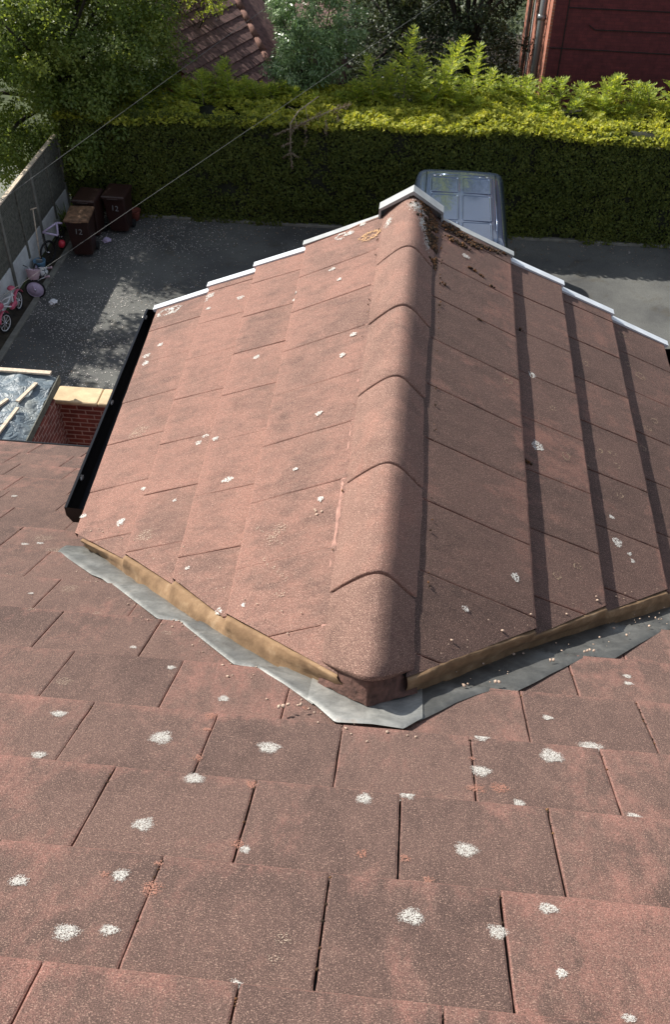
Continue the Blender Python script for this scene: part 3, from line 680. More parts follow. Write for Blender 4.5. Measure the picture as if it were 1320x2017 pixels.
#PART2
# ------------------------------------------------------------------ garden wall with sandstone coping
gw = empty('garden_wall', (-4.0, 8.95, G), label='red brick wall topped with sandstone coping, between the tarp roof and the black gutter', cat='wall')
def ch(o, par, **k):
    o.parent = par; o.matrix_parent_inverse = Matrix.Translation(-Vector(par.location)) if not any(par.rotation_euler) else par.matrix_basis.inverted(); return tag(o, **k)
mb = MB(); mb.box((-4.82, 8.94, G), (-2.2, 9.15, -6.09)); ch(mb.build('wall', M_brick), gw)
mb = MB(); mb.box((-4.92, 7.0, G), (-4.74, 8.937, -6.09)); ch(mb.build('return_wall', M_bricky), gw)
for x0, x1 in ((-4.80, -4.17), (-4.163, -3.55), (-3.543, -2.9), (-2.893, -2.2)):
    mb = MB(); mb.box((x0, 8.86, -6.09), (x1, 9.22, -6.035), bev=.012); ch(mb.build('coping_stone', M_sand), gw)
# ------------------------------------------------------------------ lean-to with tarpaulin roof
lt = empty('lean_to', (-6.0, 7.0, G), label='flat roof covered in crinkled grey-blue sheeting held down by pale battens', cat='outbuilding')
X0, X1, Y0, Y1, ZT = -8.0, -4.74, 4.6, 9.05, -5.76
def ridged(x, y, s, sd): return 1-abs(vn((x, y*.8, sd), s))*2.2
def tarpz(x, y):
    q = .042*ridged(x+y*.4+.3*vn((x, y, 0), 1.2), y-x*.3, 1.7, 1)+.034*ridged(x*.8, y*1.6, 2.7, 4)**3+.012*vn((x, y, 2), 8)
    return ZT+q-.05*max(0, (x-(X1-.14))/.14)*abs(1+vn((y*3, 0, 1), 2))
mb = MB(); mb.grid(lambda u, v: ((lambda x, y: (x+(.012*vn((y*4, 1, 1), 2) if u == 1 else 0), y, tarpz(x, y)))(X0+(X1-X0)*u+.09*(1-v)*u, Y0+(Y1-Y0)*v)), 120, 150)
ch(mb.build('roof_sheet', M_tarp, smooth=True), lt)
def bar(p, q, wd, ht, m_, name, par, r=None):
    p, q = Vector(p), Vector(q); d = (q-p); Ln = d.length; M = Matrix.Translation(p) @ d.to_track_quat('X', 'Z').to_matrix().to_4x4()
    b = MB(); b.box((0, -wd/2, -ht/2), (Ln, wd/2, ht/2), M, bev=.003); o = b.build(name, m_); return ch(o, par) if par else o
bar((-8.0, 9.04, ZT+.06), (-4.80, 9.03, ZT+.06), .075, .03, M_wood, 'batten', lt)
bar((-5.03, 8.35, ZT+.065), (-4.92, 8.78, ZT+.065), .055, .025, M_wood, 'batten', lt)
bar((-5.10, 7.2, ZT+.065), (-4.98, 8.22, ZT+.065), .05, .028, M_wood, 'batten', lt)
bar((-5.52, 7.0, ZT+.055), (-5.31, 7.98, ZT+.055), .05, .028, M_wood, 'batten', lt)
bar((-5.35, 8.02, ZT+.06), (-5.18, 8.40, ZT+.055), .05, .03, M_wood, 'batten', lt)
mb = MB(); mb.tube([(-5.4, 7.72, ZT+.05), (-5.2, 7.83, ZT+.055), (-5.0, 7.93, ZT+.05), (-4.93, 7.95, ZT+.05)], .012, 8); ch(mb.build('rope', M_pipe, smooth=True), lt)
bar((-4.61, 4.6, ZT-.03), (-4.70, 9.05, ZT-.03), .018, .11, M_woodd, 'edge_board', lt)
mb = MB(); mb.box((-7.9, 4.7, G), (-4.68, 8.7, ZT-.12)); ch(mb.build('wall', M_bricky), lt)
# ------------------------------------------------------------------ fence
fn = empty('boundary_fence', (-8.15, 14, G), label='grey fence with concrete posts and white blocks at its foot, left of the drive', cat='fence')
FX = -8.18; ZF = G+1.80
ys = [6.34+1.83*k for k in range(8)]
for k, y in enumerate(ys):
    mb = MB(); mb.box((FX-.05, y-.05, G-.1), (FX+.06, y+.05, ZF+.02), bev=.01); ch(mb.build('post', M_conc), fn)
    if k == len(ys)-1: break
    for j in range(4):
        mb = MB(); z0 = G+.60+.30*j; a = (FX-.02, y+.052, z0+.003); b_ = (FX+.02, y+1.778, z0+.297)
        mb.box(a, b_, bev=.006)
        for q in range(7): mb.box((FX+.018, y+.06, z0+.015+q*.04), (FX+.028+random.uniform(0, .004), y+1.77, z0+.047+q*.04))
        ch(mb.build('panel', M_woodd), fn)
    mb = MB()
    for r_ in range(2):
        for c_ in range(5):
            a0 = y+.052+(c_-(.5 if r_ else 0))*.44; a1 = a0+.43; a0 = max(a0, y+.052); a1 = min(a1, y+1.778)
            if a1-a0 > .03: mb.box((FX-.04, a0, G+.3*r_), (FX+.035+random.uniform(-.002, .002), a1, G+.294+.3*r_), bev=.006)
    ch(mb.build('block_course', M_concw), fn)
    mb = MB(); mb.box((FX+.022, y+.89, G+.28), (FX+.06, y+.96, ZF-.01), bev=.006); ch(mb.build('batten', M_woodd), fn)
    mb = MB(); mb.box((FX-.045, y-.03, ZF+.021), (FX+.05, y+1.80, ZF+.055), bev=.008); ch(mb.build('top_rail', M_wood if k > 4 else M_conc), fn)
# ------------------------------------------------------------------ HEDGE
HY, HZ = 19.05, -6.02
def hz(x): return HZ-.10*max(0, min(1, (-x-2)/5))+.10*vn((x, 0, 3), .5)
hg = empty('hedge', (0, 20, G), label='long clipped conifer hedge with a dark shaded face and yellow-green sunlit top behind the drive', cat='hedge')
HX0, HX1, HB = -8.1, 11.0, 21.15
mb = MB()
def core(u, v):
    x = HX0+(HX1-HX0)*u; n_ = .10*vn((x, v*6, 1), 1.3)
    t = v*3
    if t < 1: return (x, HY+.16+n_*.6, G+(hz(x)-.16-G)*t)
    if t < 2: return (x, HY+.16+(HB-HY-.3)*(t-1), hz(x)-.16+n_+.15*vn((x, t, 9), 2.2))
    return (x, HB-.14+n_, hz(x)-.16+(G-hz(x)+.16)*(t-2))
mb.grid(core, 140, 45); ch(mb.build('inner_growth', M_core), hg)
def spray(P, N, D, size, k=3):
    """every point becomes a small fan of k leaflets"""
    n = len(P); PP = np.repeat(P, k, 0); NN = np.repeat(N, k, 0); DD = np.repeat(D, k, 0); S = np.cross(NN, DD)
    a = np.tile(np.linspace(-.65, .65, k), n)[:, None]; D2 = unit(DD*np.cos(a)+S*np.sin(a)); sz = np.repeat(size, k)
    N2 = unit(NN+rng.normal(0, .25, NN.shape)); return PP+D2*sz[:, None]*.45, N2, D2, sz, sz*.42
n = 62000
x = rng.uniform(HX0, 7.5, n); z = rng.uniform(G, -6.0, n)
bul = np.array([.075*vn((a, 0, b_), 1.1)+.055*vn((a, 3, b_), 4) for a, b_ in zip(x, z)])
keep = bul > -.045+rng.normal(0, .02, n)
bul = bul*1.6; P = np.stack([x, HY+.05-bul+rng.uniform(-.02, .10, n), z], 1)[keep]; n = len(P)
N = unit(np.array([0, -1, .25])+rng.normal(0, .45, (n, 3))); D = unit(np.array([0, -.35, .1])+rng.normal(0, .6, (n, 3))*np.array([1, .5, 1]))
D = unit(D-N*(D*N).sum(1, keepdims=True))
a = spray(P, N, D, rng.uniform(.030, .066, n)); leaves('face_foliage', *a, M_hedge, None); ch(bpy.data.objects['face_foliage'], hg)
n = 46000
x = rng.uniform(HX0, 7.5, n); y = rng.uniform(HY-.03, HB, n)
zb = np.array([hz(a)+.16*vn((a, b_, 0), 1.0)*min(1, (b_-HY+.1)/.4)+.15*vn((a, b_, 5), 3.0)*min(1, (b_-HY+.1)/.4)+.20*max(0, (b_-20.2))*.6 for a, b_ in zip(x, y)])
hole = np.array([vn((a, b_*1.4, 11), 1.5) for a, b_ in zip(x, y)])
keep = (hole > -.26+rng.normal(0, .03, n)) | (y < HY+.25)
P = np.stack([x, y, zb+rng.uniform(-.10, .04, n)], 1)[keep]; n = len(P)
N = unit(np.array([0, -.2, .8])+rng.normal(0, .5, (n, 3))); D = unit(np.array([0, -.25, .35])+rng.normal(0, .7, (n, 3))); D = unit(D-N*(D*N).sum(1, keepdims=True))
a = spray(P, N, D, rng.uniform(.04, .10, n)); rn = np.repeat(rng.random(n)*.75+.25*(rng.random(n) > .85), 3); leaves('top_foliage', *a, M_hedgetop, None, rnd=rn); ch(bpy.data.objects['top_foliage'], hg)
def shoot(x, y, z0, h, r, lean=(0, 0), m_=None, dens=1.0):
    """one leader of the conifer: stem with flat drooping sprays, tips upward"""
    st_ = [Vector((x+lean[0]*t*h, y+lean[1]*t*h, z0+h*t)) for t in (0, .25, .5, .75, 1)]
    P_, N_, D_, S_ = [], [], [], []
    nb = int(34*h*dens+12); az = random.random()*6
    for i in range(nb):
        t = (i+.5)/nb; az += 2.4+random.uniform(-.4, .4); Lb = r*(1-t)**.6*random.uniform(.5, 1.25)+.06
        o_ = Vector((x+lean[0]*t*h, y+lean[1]*t*h, z0+h*t)); d = Vector((math.cos(az), math.sin(az), .55+.5*t)).normalized(); side = d.cross(Vector((0, 0, 1))).normalized(); nr = side.cross(d)
        ns = max(3, int(Lb/.042))
        for j in range(ns):
            q = (j+.6)/ns; p = o_+d*Lb*q+Vector((0, 0, -.30*Lb*q*q))
            for sgn in ((-1, 1) if j < ns-1 else (0,)):
                dd = (d+side*sgn*.9+Vector((0, 0, .12))).normalized(); s_ = .120*(1-.45*q)*random.uniform(.7, 1.2)
                P_.append(p+dd*s_*.4); N_.append(nr+Vector((random.gauss(0, .3), random.gauss(0, .3), random.gauss(0, .2)))); D_.append(dd); S_.append(s_)
    P_, N_, D_, S_ = (np.array([tuple(a) for a in q]) if len(q) and not isinstance(q[0], float) else np.array(q) for q in (P_, N_, D_, S_))
    e = empty('leader_shoot', (x, y, z0)); mb = MB(); mb.tube(st_, [.014, .011, .008, .005, .002], 5)
    return st_, mb, (P_, N_, D_, S_, S_*.30)
shoots = [(-6.3, 19.9, -6.25, .75, .42), (-5.55, 20.3, -6.2, .55, .4), (-5.0, 20.2, -6.15, .75, .40), (-4.42, 20.4, -6.1, .95, .38), (-3.9, 20.4, -6.1, .65, .35), (-4.75, 20.9, -6.1, .8, .35), (-3.4, 20.6, -6.1, .4, .3),
          (-1.55, 20.4, -6.0, .55, .35), (-1.18, 20.6, -5.95, 1.35, .42), (-.85, 20.8, -5.9, .9, .42), (-.55, 20.7, -5.9, 1.75, .50), (-.2, 20.9, -5.9, 1.1, .45), (.12, 20.6, -5.9, 1.70, .52), (.42, 20.8, -5.9, 1.0, .42), (.95, 20.7, -5.85, 1.25, .36), (1.3, 21.0, -5.85, .6, .35), (.75, 20.4, -5.9, .6, .35),
          (1.75, 20.9, -5.85, .55, .4), (2.2, 20.7, -5.85, .95, .48), (2.55, 20.9, -5.85, .75, .4), (2.95, 20.8, -5.8, .65, .38), (3.35, 20.9, -5.8, .5, .35), (3.85, 20.8, -5.8, .75, .42), (4.2, 20.9, -5.8, .95, .45), (4.6, 21.0, -5.8, .5, .3), (4.9, 20.8, -5.8, .8, .35), (5.35, 20.9, -5.75, .9, .4), (5.9, 20.9, -5.75, .7, .4), (6.6, 20.9, -5.75, .9, .4)]
for (x, y, z0, h, r) in shoots:
    h = h*((.80 if x < 1.5 else .50)*random.uniform(.8, 1.1)); r = r*1.45
    st_, mb, a = shoot(x, y, z0-.15, h+.15, r, (random.uniform(-.4, .4), random.uniform(-.35, .15)))
    e = bpy.data.objects[-1] if False else [o for o in COL.objects if o.name.startswith('leader_shoot')][-1]
    e.location = (x, y, z0-.15); ch(e, hg)
    f_ = leaves('foliage', *a, M_shoot, None); t_ = mb.build('stem', M_twig)
    for q in (f_, t_): q.parent = e; q.matrix_parent_inverse = Matrix.Translation(-Vector(e.location))
for i in range(46):
    x = -6.8+i*.30+random.uniform(-.12, .12); shoots_y = random.uniform(20.2, 21.1); hh_ = random.uniform(.18, .42)
    st_, mb, a = shoot(x, shoots_y, -6.12, hh_, random.uniform(.28, .42), (random.uniform(-.5, .5), random.uniform(-.5, .2)))
    e = [o for o in COL.objects if o.name.startswith('leader_shoot')][-1]; e.location = (x, shoots_y, -6.12); ch(e, hg)
    f_ = leaves('foliage', *a, M_shoot, None); t_ = mb.build('stem', M_twig)
    for q in (f_, t_): q.parent = e; q.matrix_parent_inverse = Matrix.Translation(-Vector(e.location))
# dead branch hanging over the hedge
mb = MB(); db = []
def px_(x, y, z): return Vector((x, y, z))
A = [(-2.35, 19.75, -5.72), (-2.72, 19.25, -5.86), (-2.86, 18.96, -6.02), (-2.86, 18.88, -6.45), (-2.84, 18.87, -6.85)]
B_ = [(-1.65, 19.6, -5.80), (-2.1, 19.25, -5.85), (-2.55, 19.0, -5.98), (-2.8, 18.9, -6.12)]
mb.tube(A, [.012, .016, .014, .010, .004], 6); mb.tube(B_, [.006, .009, .009, .005], 6)
for p, q in (((-2.60, 19.4, -5.80), (-2.48, 18.98, -6.0)), ((-2.80, 19.1, -5.92), (-2.70, 18.9, -6.1)), ((-2.95, 19.3, -5.8), (-2.74, 19.2, -5.87)), ((-2.86, 18.9, -6.4), (-3.05, 18.85, -6.5)), ((-2.85, 18.88, -6.62), (-3.03, 18.85, -6.72)), ((-2.85, 18.88, -6.62), (-2.68, 18.85, -6.70)), ((-2.84, 18.9, -6.1), (-3.2, 18.85, -6.25))): mb.tube([p, ((p[0]+q[0])/2, (p[1]+q[1])/2, (p[2]+q[2])/2+.015), q], [.007, .005, .002], 5)
e = empty('dead_branch', (-2.5, 19.2, -6.0), label='dry grey-brown conifer branch dangling over the front edge of the hedge', cat='branch'); ch(mb.build('stem', M_twig), e)
P = []; D = []
def dt(p, q, n, sp, dn):
    for _ in range(n):
        t = random.random(); P.append([p[i]+(q[i]-p[i])*t+random.gauss(0, sp) for i in range(3)]); D.append([random.gauss(0, .3), random.gauss(0, .2), dn+random.gauss(0, .3)])
for k in range(3): dt(B_[k], B_[k+1], 110, .035, -1)
dt(A[2], A[3], 60, .03, -1); dt(A[3], A[4], 40, .02, -1); dt((-2.86, 18.9, -6.4), (-3.05, 18.85, -6.5), 26, .015, -.6); dt((-2.85, 18.88, -6.62), (-3.05, 18.85, -6.74), 30, .012, -.6); dt((-2.85, 18.88, -6.62), (-2.66, 18.85, -6.72), 26, .012, -.6); dt((-2.84, 18.9, -6.1), (-3.2, 18.85, -6.25), 50, .015, -.6); dt((-2.55, 19, -6), (-2.52, 18.88, -6.45), 50, .02, -1); dt((-2.1, 19.0, -5.9), (-2.08, 18.9, -6.2), 50, .02, -1); dt((-2.84, 18.87, -6.85), (-2.83, 18.87, -6.98), 40, .014, -1); dt((-1.9, 19.3, -5.85), (-1.85, 19.1, -6.05), 60, .03, -1)
P = np.array(P); D = unit(np.array(D)); n = len(P); ch(leaves('foliage', P, rsph(n), D, rng.uniform(.04, .08, n), rng.uniform(.012, .02, n), M_dead, None), e)
# ------------------------------------------------------------------ TREES
def crown(lobes, per, spread, nleaf, lsize, mt, par, name='crown', up=.3, asp=.55, hang=0.0):
    """lobes: (cx,cy,cz,rx,ry,rz). leaf clumps near the lobe surfaces and some inside"""
    C_ = []; W_ = []; O = []
    vol = np.array([(l[3]*l[4]+l[4]*l[5]+l[3]*l[5]) for l in lobes]); vol = vol/vol.sum(); nc = per
    for l, w_ in zip(lobes, vol):
        k = max(3, int(nc*w_)); d = rsph(k); q = np.where(rng.random(k) < .72, rng.uniform(.82, 1.08, k), rng.uniform(.35, .85, k))
        c = np.array(l[:3])+d*np.array(l[3:])*q[:, None]; C_.append(c); O.append(d)
    C_ = np.concatenate(C_); O = np.concatenate(O); k = len(C_); sz = rng.uniform(.6, 1.35, k)*spread
    idx = rng.integers(0, k, nleaf); v = rsph(nleaf)*(rng.random(nleaf)**.45)[:, None]
    P = C_[idx]+v*sz[idx][:, None]*np.array([1, 1, .75])
    N = unit(v*.6+O[idx]*.3+np.array([0, 0, up])+rng.normal(0, .45, (nleaf, 3))); D = unit(v+O[idx]*.5+rng.normal(0, .5, (nleaf, 3))+np.array([0, 0, -hang]))
    D = unit(D-N*(D*N).sum(1, keepdims=True)); ln = rng.uniform(.7, 1.3, nleaf)*lsize
    rn = np.clip(rng.random(k)[idx]*.55+rng.random(nleaf)*.45, 0, 1)
    o = leaves(name, P, N, D, ln, ln*asp, mt, None, rnd=rn); return ch(o, par), C_
def tree(name, label, cat, base, lobes, per, spread, nleaf, lsize, mt, tr=.14, limbs=14, twigs=0, group=None, **k):
    e = empty(name, base, label=label, cat=cat)
    if group: e['group'] = group
    o, C_ = crown(lobes, per, spread, nleaf, lsize, mt, e, **k)
    b = Vector(base); cen = Vector(C_.mean(0)); mb = MB(); fork = b.lerp(Vector((cen.x, cen.y, b.z+(cen.z-b.z)*.55)), 1.0)
    mb.tube([b-Vector((0, 0, .1)), b.lerp(fork, .4)+Vector((.05, .03, 0)), fork], [tr*1.2, tr*.9, tr*.7], 9)
    sel = rng.choice(len(C_), min(limbs, len(C_)), replace=False)
    for i in sel:
        q = Vector(C_[i]); md = fork.lerp(q, .5)+Vector((random.uniform(-.15, .15), random.uniform(-.15, .15), .15)); mb.tube([fork-Vector((0, 0, .2)), md, q], [tr*.5, tr*.25, tr*.06], 6, cap=False)
    if twigs:
        for i in rng.choice(sel, twigs):
            q = Vector(C_[i]); d = Vector(rsph(1)[0])*.45; mb.tube([q-d, q, q+d], [.012, .009, .003], 4, cap=False)
    ch(mb.build('trunk', M_bark, smooth=True), e)
    return e
tree('broadleaf_tree', 'big bushy green tree overhanging the fence and bins at the upper left', 'tree', (-8.6, 20.3, G),
     [(-7.6, 20.6, -4.3, 2.0, 1.6, 1.9), (-9.4, 19.6, -5.4, 1.6, 1.5, 1.9), (-7.7, 19.6, -6.2, 1.3, 1.1, 1.2), (-6.6, 20.3, -5.4, 1.1, 1.2, 1.2), (-10.6, 21.2, -4.0, 2.0, 2, 2.2), (-8.8, 22.2, -2.9, 2.4, 2, 2.0), (-6.3, 21.3, -3.6, 1.2, 1.4, 1.3), (-8.6, 18.5, -4.3, 1.3, .9, 1.0), (-9.6, 18.9, -6.8, 1.0, .8, .8)],
     1000, .36, 150000, .078, M_tree, .17, 26, 30)
tree('garden_tree', 'green tree standing behind the fence beyond the left edge, shading the drive', 'tree', (-11.6, 15.2, G), [(-11.4, 15.4, -3.9, 1.9, 2.3, 1.9), (-12.6, 17.2, -4.4, 1.5, 1.4, 1.6), (-11.2, 13.4, -4.3, 1.4, 1.4, 1.4)], 170, .42, 15000, .12, M_tree, .16, 14)
tree('glossy_shrub', 'tall grey-green shrub with glossy drooping leaves rising behind the hedge', 'shrub', (-2.8, 21.4, G), [(-2.75, 21.2, -5.3, .75, .6, .9), (-2.95, 21.3, -4.3, .62, .6, .8), (-2.2, 21.2, -4.75, .62, .6, .75), (-2.4, 21.0, -5.9, .6, .5, .5), (-3.2, 21.2, -5.7, .45, .45, .5), (-2.3, 21.5, -3.7, .7, .6, .7)], 210, .24, 27000, .085, M_shrub, .06, 22, 10, asp=.33, hang=.6)
IV = 'dark ivy-clad trees behind the hedge'
tree('ivy_tree', 'dark ivy-covered tree directly left of the red brick building', 'tree', (1.2, 26, G), [(1.3, 25.6, -5.6, 1.3, 1.2, 1.9), (.2, 26, -4.4, 1.5, 1.3, 1.8), (1.5, 26.6, -3.6, 1.1, 1.3, 1.6), (.9, 25.0, -7.2, 1.4, 1, 1.1)], 260, .34, 24000, .085, M_ivy, .16, 18, 60, group=IV)
tree('ivy_tree', 'shaded dark tree between the grey-green shrub and the ivy-covered tree', 'tree', (-1.0, 27, G), [(-1.0, 26.6, -4.9, 1.6, 1.4, 2.0), (-.4, 27.4, -3.2, 1.6, 1.4, 1.6), (-1.4, 25.8, -6.8, 1.6, 1.2, 1.3)], 220, .36, 20000, .09, M_ivy, .16, 18, 60, group=IV)
tree('bare_tree', 'sparse tree with thin pale twigs over the old brown roof', 'tree', (-6.9, 24.2, G), [(-6.7, 24.0, -4.6, .9, 1.1, 1.1), (-5.9, 24.4, -4.1, .9, .8, .8), (-5.5, 23.6, -4.9, .5, .5, .4)], 90, .3, 4200, .07, M_shoot, .07, 34, 70)
tree('far_tree', 'dark leafy tree farthest back at the top centre', 'tree', (-3.5, 31, G), [(-3.6, 30.6, -5.0, 2.2, 1.6, 2.6), (-1.2, 31.5, -4.6, 2.0, 1.6, 2.6), (-3.8, 31, -2.6, 2, 1.8, 1.8)], 200, .45, 15000, .12, M_ivy, .2, 14)
tree('far_tree', 'dark leafy tree farthest back at the top left', 'tree', (-9.5, 31, G), [(-9.5, 30.6, -5.0, 2.6, 1.6, 2.6), (-12.2, 29.5, -5.0, 2.4, 1.6, 2.6), (-7.3, 31.5, -5.2, 1.5, 1.6, 2.2)], 200, .45, 12000, .12, M_ivy, .2, 14)
# undergrowth
def under(name, label, x0, x1, y0, y1, z, n, lsz, mt, hh=.5):
    x = rng.uniform(x0, x1, n); y = rng.uniform(y0, y1, n); zz = np.array([z+hh*(vn((a, b_, 1), .8)+.5*vn((a, b_, 2), 2.5)) for a, b_ in zip(x, y)])+rng.uniform(-.15, .1, n)
    P = np.stack([x, y, zz], 1); N = unit(np.array([0, -.3, .8])+rng.normal(0, .5, (n, 3))); D = unit(rng.normal(0, 1, (n, 3))); D = unit(D-N*(D*N).sum(1, keepdims=True)); ln = rng.uniform(.7, 1.4, n)*lsz
    return tag(leaves(name, P, N, D, ln, ln*.6, mt, None), label, 'undergrowth', kind='stuff')
under('undergrowth', 'dark tangled brambles and ivy filling the ground behind the hedge', -8, 2.55, 21.5, 33, -7.55, 26000, .11, M_ivy, .45)
under('undergrowth', 'dark leafy ground cover in the far garden', -16, 9, 33, 40, -8.0, 9000, .16, M_ivy, .5)
# spiky plant by the fence
def spiky(name, label, c, n, ln, wd, mt):
    mb = MB(); c = Vector(c)
    for i in range(n):
        az = i*2.4+random.uniform(-.3, .3); el = random.uniform(.5, 1.35); L_ = ln*random.uniform(.7, 1.1); d = Vector((math.cos(az)*math.cos(el), math.sin(az)*math.cos(el), math.sin(el))); s_ = d.cross(Vector((0, 0, 1))).normalized(); v = []; f = []
        for j in range(6):
            t = j/5; p = c+d*L_*t+Vector((0, 0, -.45*L_*t*t*math.cos(el))); w_ = wd*(1-t)**.6*(.5+min(t*3, .5)); v += [p-s_*w_, p+Vector((0, 0, -w_*.4)), p+s_*w_]
        for j in range(5): f += [(j*3, j*3+1, j*3+4, j*3+3), (j*3+1, j*3+2, j*3+5, j*3+4)]
        mb.add(v, f)
    o = mb.build(name, mt); return tag(o, label, 'plant')
spiky('spiky_plant', 'dark spiky-leaved plant between the fence and the brown bins', (-7.95, 18.35, G), 46, .85, .022, M_tree)
# ------------------------------------------------------------------ old outbuilding roof (beyond the hedge)
ob = empty('outbuilding', (-5.2, 24.5, G), label='low outbuilding with an old brown tiled roof and a red-brown hip line', cat='outbuilding')
dv = Vector((.36, .933, 0)); ev = Vector((.933, -.36, 0)); pt = R(33)
H0, H1 = Vector((-5.8, 27.46, -6.0)), None
def onray(u, v, n_, p_):
    d = fw*1878.92+r2*(u-660)-u2*(v-1008.5); return CAM+d*((Vector(p_)-CAM).dot(n_)/d.dot(n_))
# face A: rows run along dv, falls towards ev ; face B beyond the hip falls towards dv
P0 = Vector((-5.11, 23.26, -6.0))
nA = Vector((ev.x*math.sin(pt), ev.y*math.sin(pt), math.cos(pt)))
dn = Vector((ev.x*math.cos(pt), ev.y*math.cos(pt), -math.sin(pt)))
h0 = P0-dn*1.9+dv*2.6; h1 = P0+dn*1.3+dv*.70                          # hip from top to eaves
mb = MB(); nr = 10
for i in range(nr):
    for k in range(-6, 12):
        d0 = -1.9+i*.33; a0 = k*.33+.165*(i % 2); t = (d0+1.9)/3.2; lim = 2.6-1.9*t
        if a0+.32 > lim+.1: continue
        def F(a, b_, h): return P0+dn*b_+dv*a+nA*h
        add_tile(mb, F, a0+.004, a0+.326, d0-.04, d0+.33, .0, .035+random.uniform(-.006, .006), random.random(), 4, 4, chip=.012, thick=.02)
o = mb.build('roof', M_rooft); ch(o, ob)
mb = MB()
for i in range(8):
    a, b_ = h0.lerp(h1, i/8), h0.lerp(h1, (i+1)/8+.01); mb.tube([a+Vector((0, 0, .01)), b_+Vector((0, 0, .035))], [.085, .10], 10)
ch(mb.build('ridge', M_rooftr, smooth=True), ob)
up_ = Vector((0, 0, 1)); hd = (h1-h0)
mb = MB(); mb.add([h0, h1, h1+dv*3.4+Vector((0, 0, -.9))*0+ev*.5-Vector((0, 0, .6)), h0+dv*4.4-ev*2.2-Vector((0, 0, 2.6))], [(0, 1, 2, 3)]); ch(mb.build('far_roof', M_rooft), ob)
mb = MB(); c0 = P0+dn*1.1-dv*1.9; c1 = P0+dn*1.1+dv*.6; c2 = c1-ev*2.4; c3 = c0-ev*2.4
for a, b_ in ((c0, c1), (c1, c2), (c2, c3), (c3, c0)): mb.add([(a.x, a.y, G), (b_.x, b_.y, G), (b_.x, b_.y, c0.z-.1), (a.x, a.y, c0.z-.1)], [(0, 1, 2, 3)])
ch(mb.build('wall', M_house), ob)
# small gabled shed with white bargeboard peeping between leaves
sh = empty('garden_shed', (-2.6, 24.6, G), label='small shed with white bargeboard peeping out between the shrub and dark trees', cat='shed')
mb = MB(); mb.add([(-3.6, 24.0, -5.75), (-2.12, 24.0, -5.42), (-2.12, 25.6, -5.05), (-3.6, 25.6, -5.38), (-3.6, 24.0, -5.80), (-2.12, 24.0, -5.47), (-2.12, 25.6, -5.10), (-3.6, 25.6, -5.43)], [(0, 1, 2, 3), (7, 6, 5, 4), (0, 4, 5, 1), (1, 5, 6, 2), (2, 6, 7, 3), (3, 7, 4, 0)]); ch(mb.build('roof', M_rooft), sh)
mb = MB(); mb.box((-3.5, 24.1, G), (-2.22, 25.5, -5.85)); ch(mb.build('wall', M_rooft), sh)
mb = MB(); mb.box((-2.20, 24.02, -6.3), (-2.13, 24.08, -5.52), bev=.01); ch(mb.build('corner_board', M_white), sh)
mb = MB(); mb.box((-2.12, 23.95, -5.45), (-2.04, 25.6, -5.36), bev=.01); ch(mb.build('bargeboard', M_woodd), sh)
# ------------------------------------------------------------------ red brick building
bb = empty('brick_building', (5, 26, G), label='dark red brick building at the upper right with pipes on its sunlit side', cat='building')
mb = MB(); mb.box((2.76, 23.0, G), (9.5, 23.24, -2.6)); ch(mb.build('front_wall', M_brickp), bb)
mb = MB(); mb.box((2.70, 23.0, G), (2.757, 30, -2.6)); ch(mb.build('side_wall', M_bricko), bb)
mb = MB(); mb.add([(2.4, 22.8, -2.7), (9.8, 22.8, -2.7), (9.8, 26.5, -.6), (2.4, 26.5, -.6), (9.8, 30.2, -2.7), (2.4, 30.2, -2.7)], [(0, 1, 2, 3), (3, 2, 4, 5), (0, 3, 5), (1, 4, 2)]); ch(mb.build('roof', M_rooft), bb)
def pipe(x, y, r, m_, name, z0=G, z1=-2.75, col=()):
    mb = MB(); mb.tube([(x, y, z0), (x, y, z1)], r, 14); o = ch(mb.build(name, m_, smooth=True), bb)
    for zc in col:
        mb = MB(); mb.tube([(x, y, zc-.05), (x, y, zc+.05)], r*1.28, 14); c_ = mb.build('pipe_collar', m_, smooth=True); c_.parent = o
    return o
pipe(2.57, 23.75, .085, M_pipe, 'downpipe', col=(-5.05, -6.9))
pipe(2.66, 28.2, .05, M_pipe, 'downpipe')
for y0, y1 in ((24.3, 25.1), (27.0, 27.6)):
    w_ = mb = MB(); mb.box((2.665, y0, -7.9), (2.699, y1, -4.2), bev=.006); o = ch(mb.build('window_frame', M_white), bb)
    mb = MB(); mb.box((2.655, y0+.07, -7.8), (2.664, y1-.07, -4.3)); g_ = mb.build('pane', M_glass); g_.parent = o
for pts in ([(3.06, 22.985, -7.8), (3.06, 22.985, -2.8)], [(2.76, 22.985, -5.5), (9.4, 22.985, -5.56)], [(3.06, 22.985, -4.62), (9.4, 22.985, -4.64)], [(3.6, 22.985, -4.98), (3.75, 22.985, -5.07), (9.4, 22.985, -5.06)]):
    mb = MB(); mb.tube(pts, .012, 6); ch(mb.build('wall_cable', M_crack), bb)
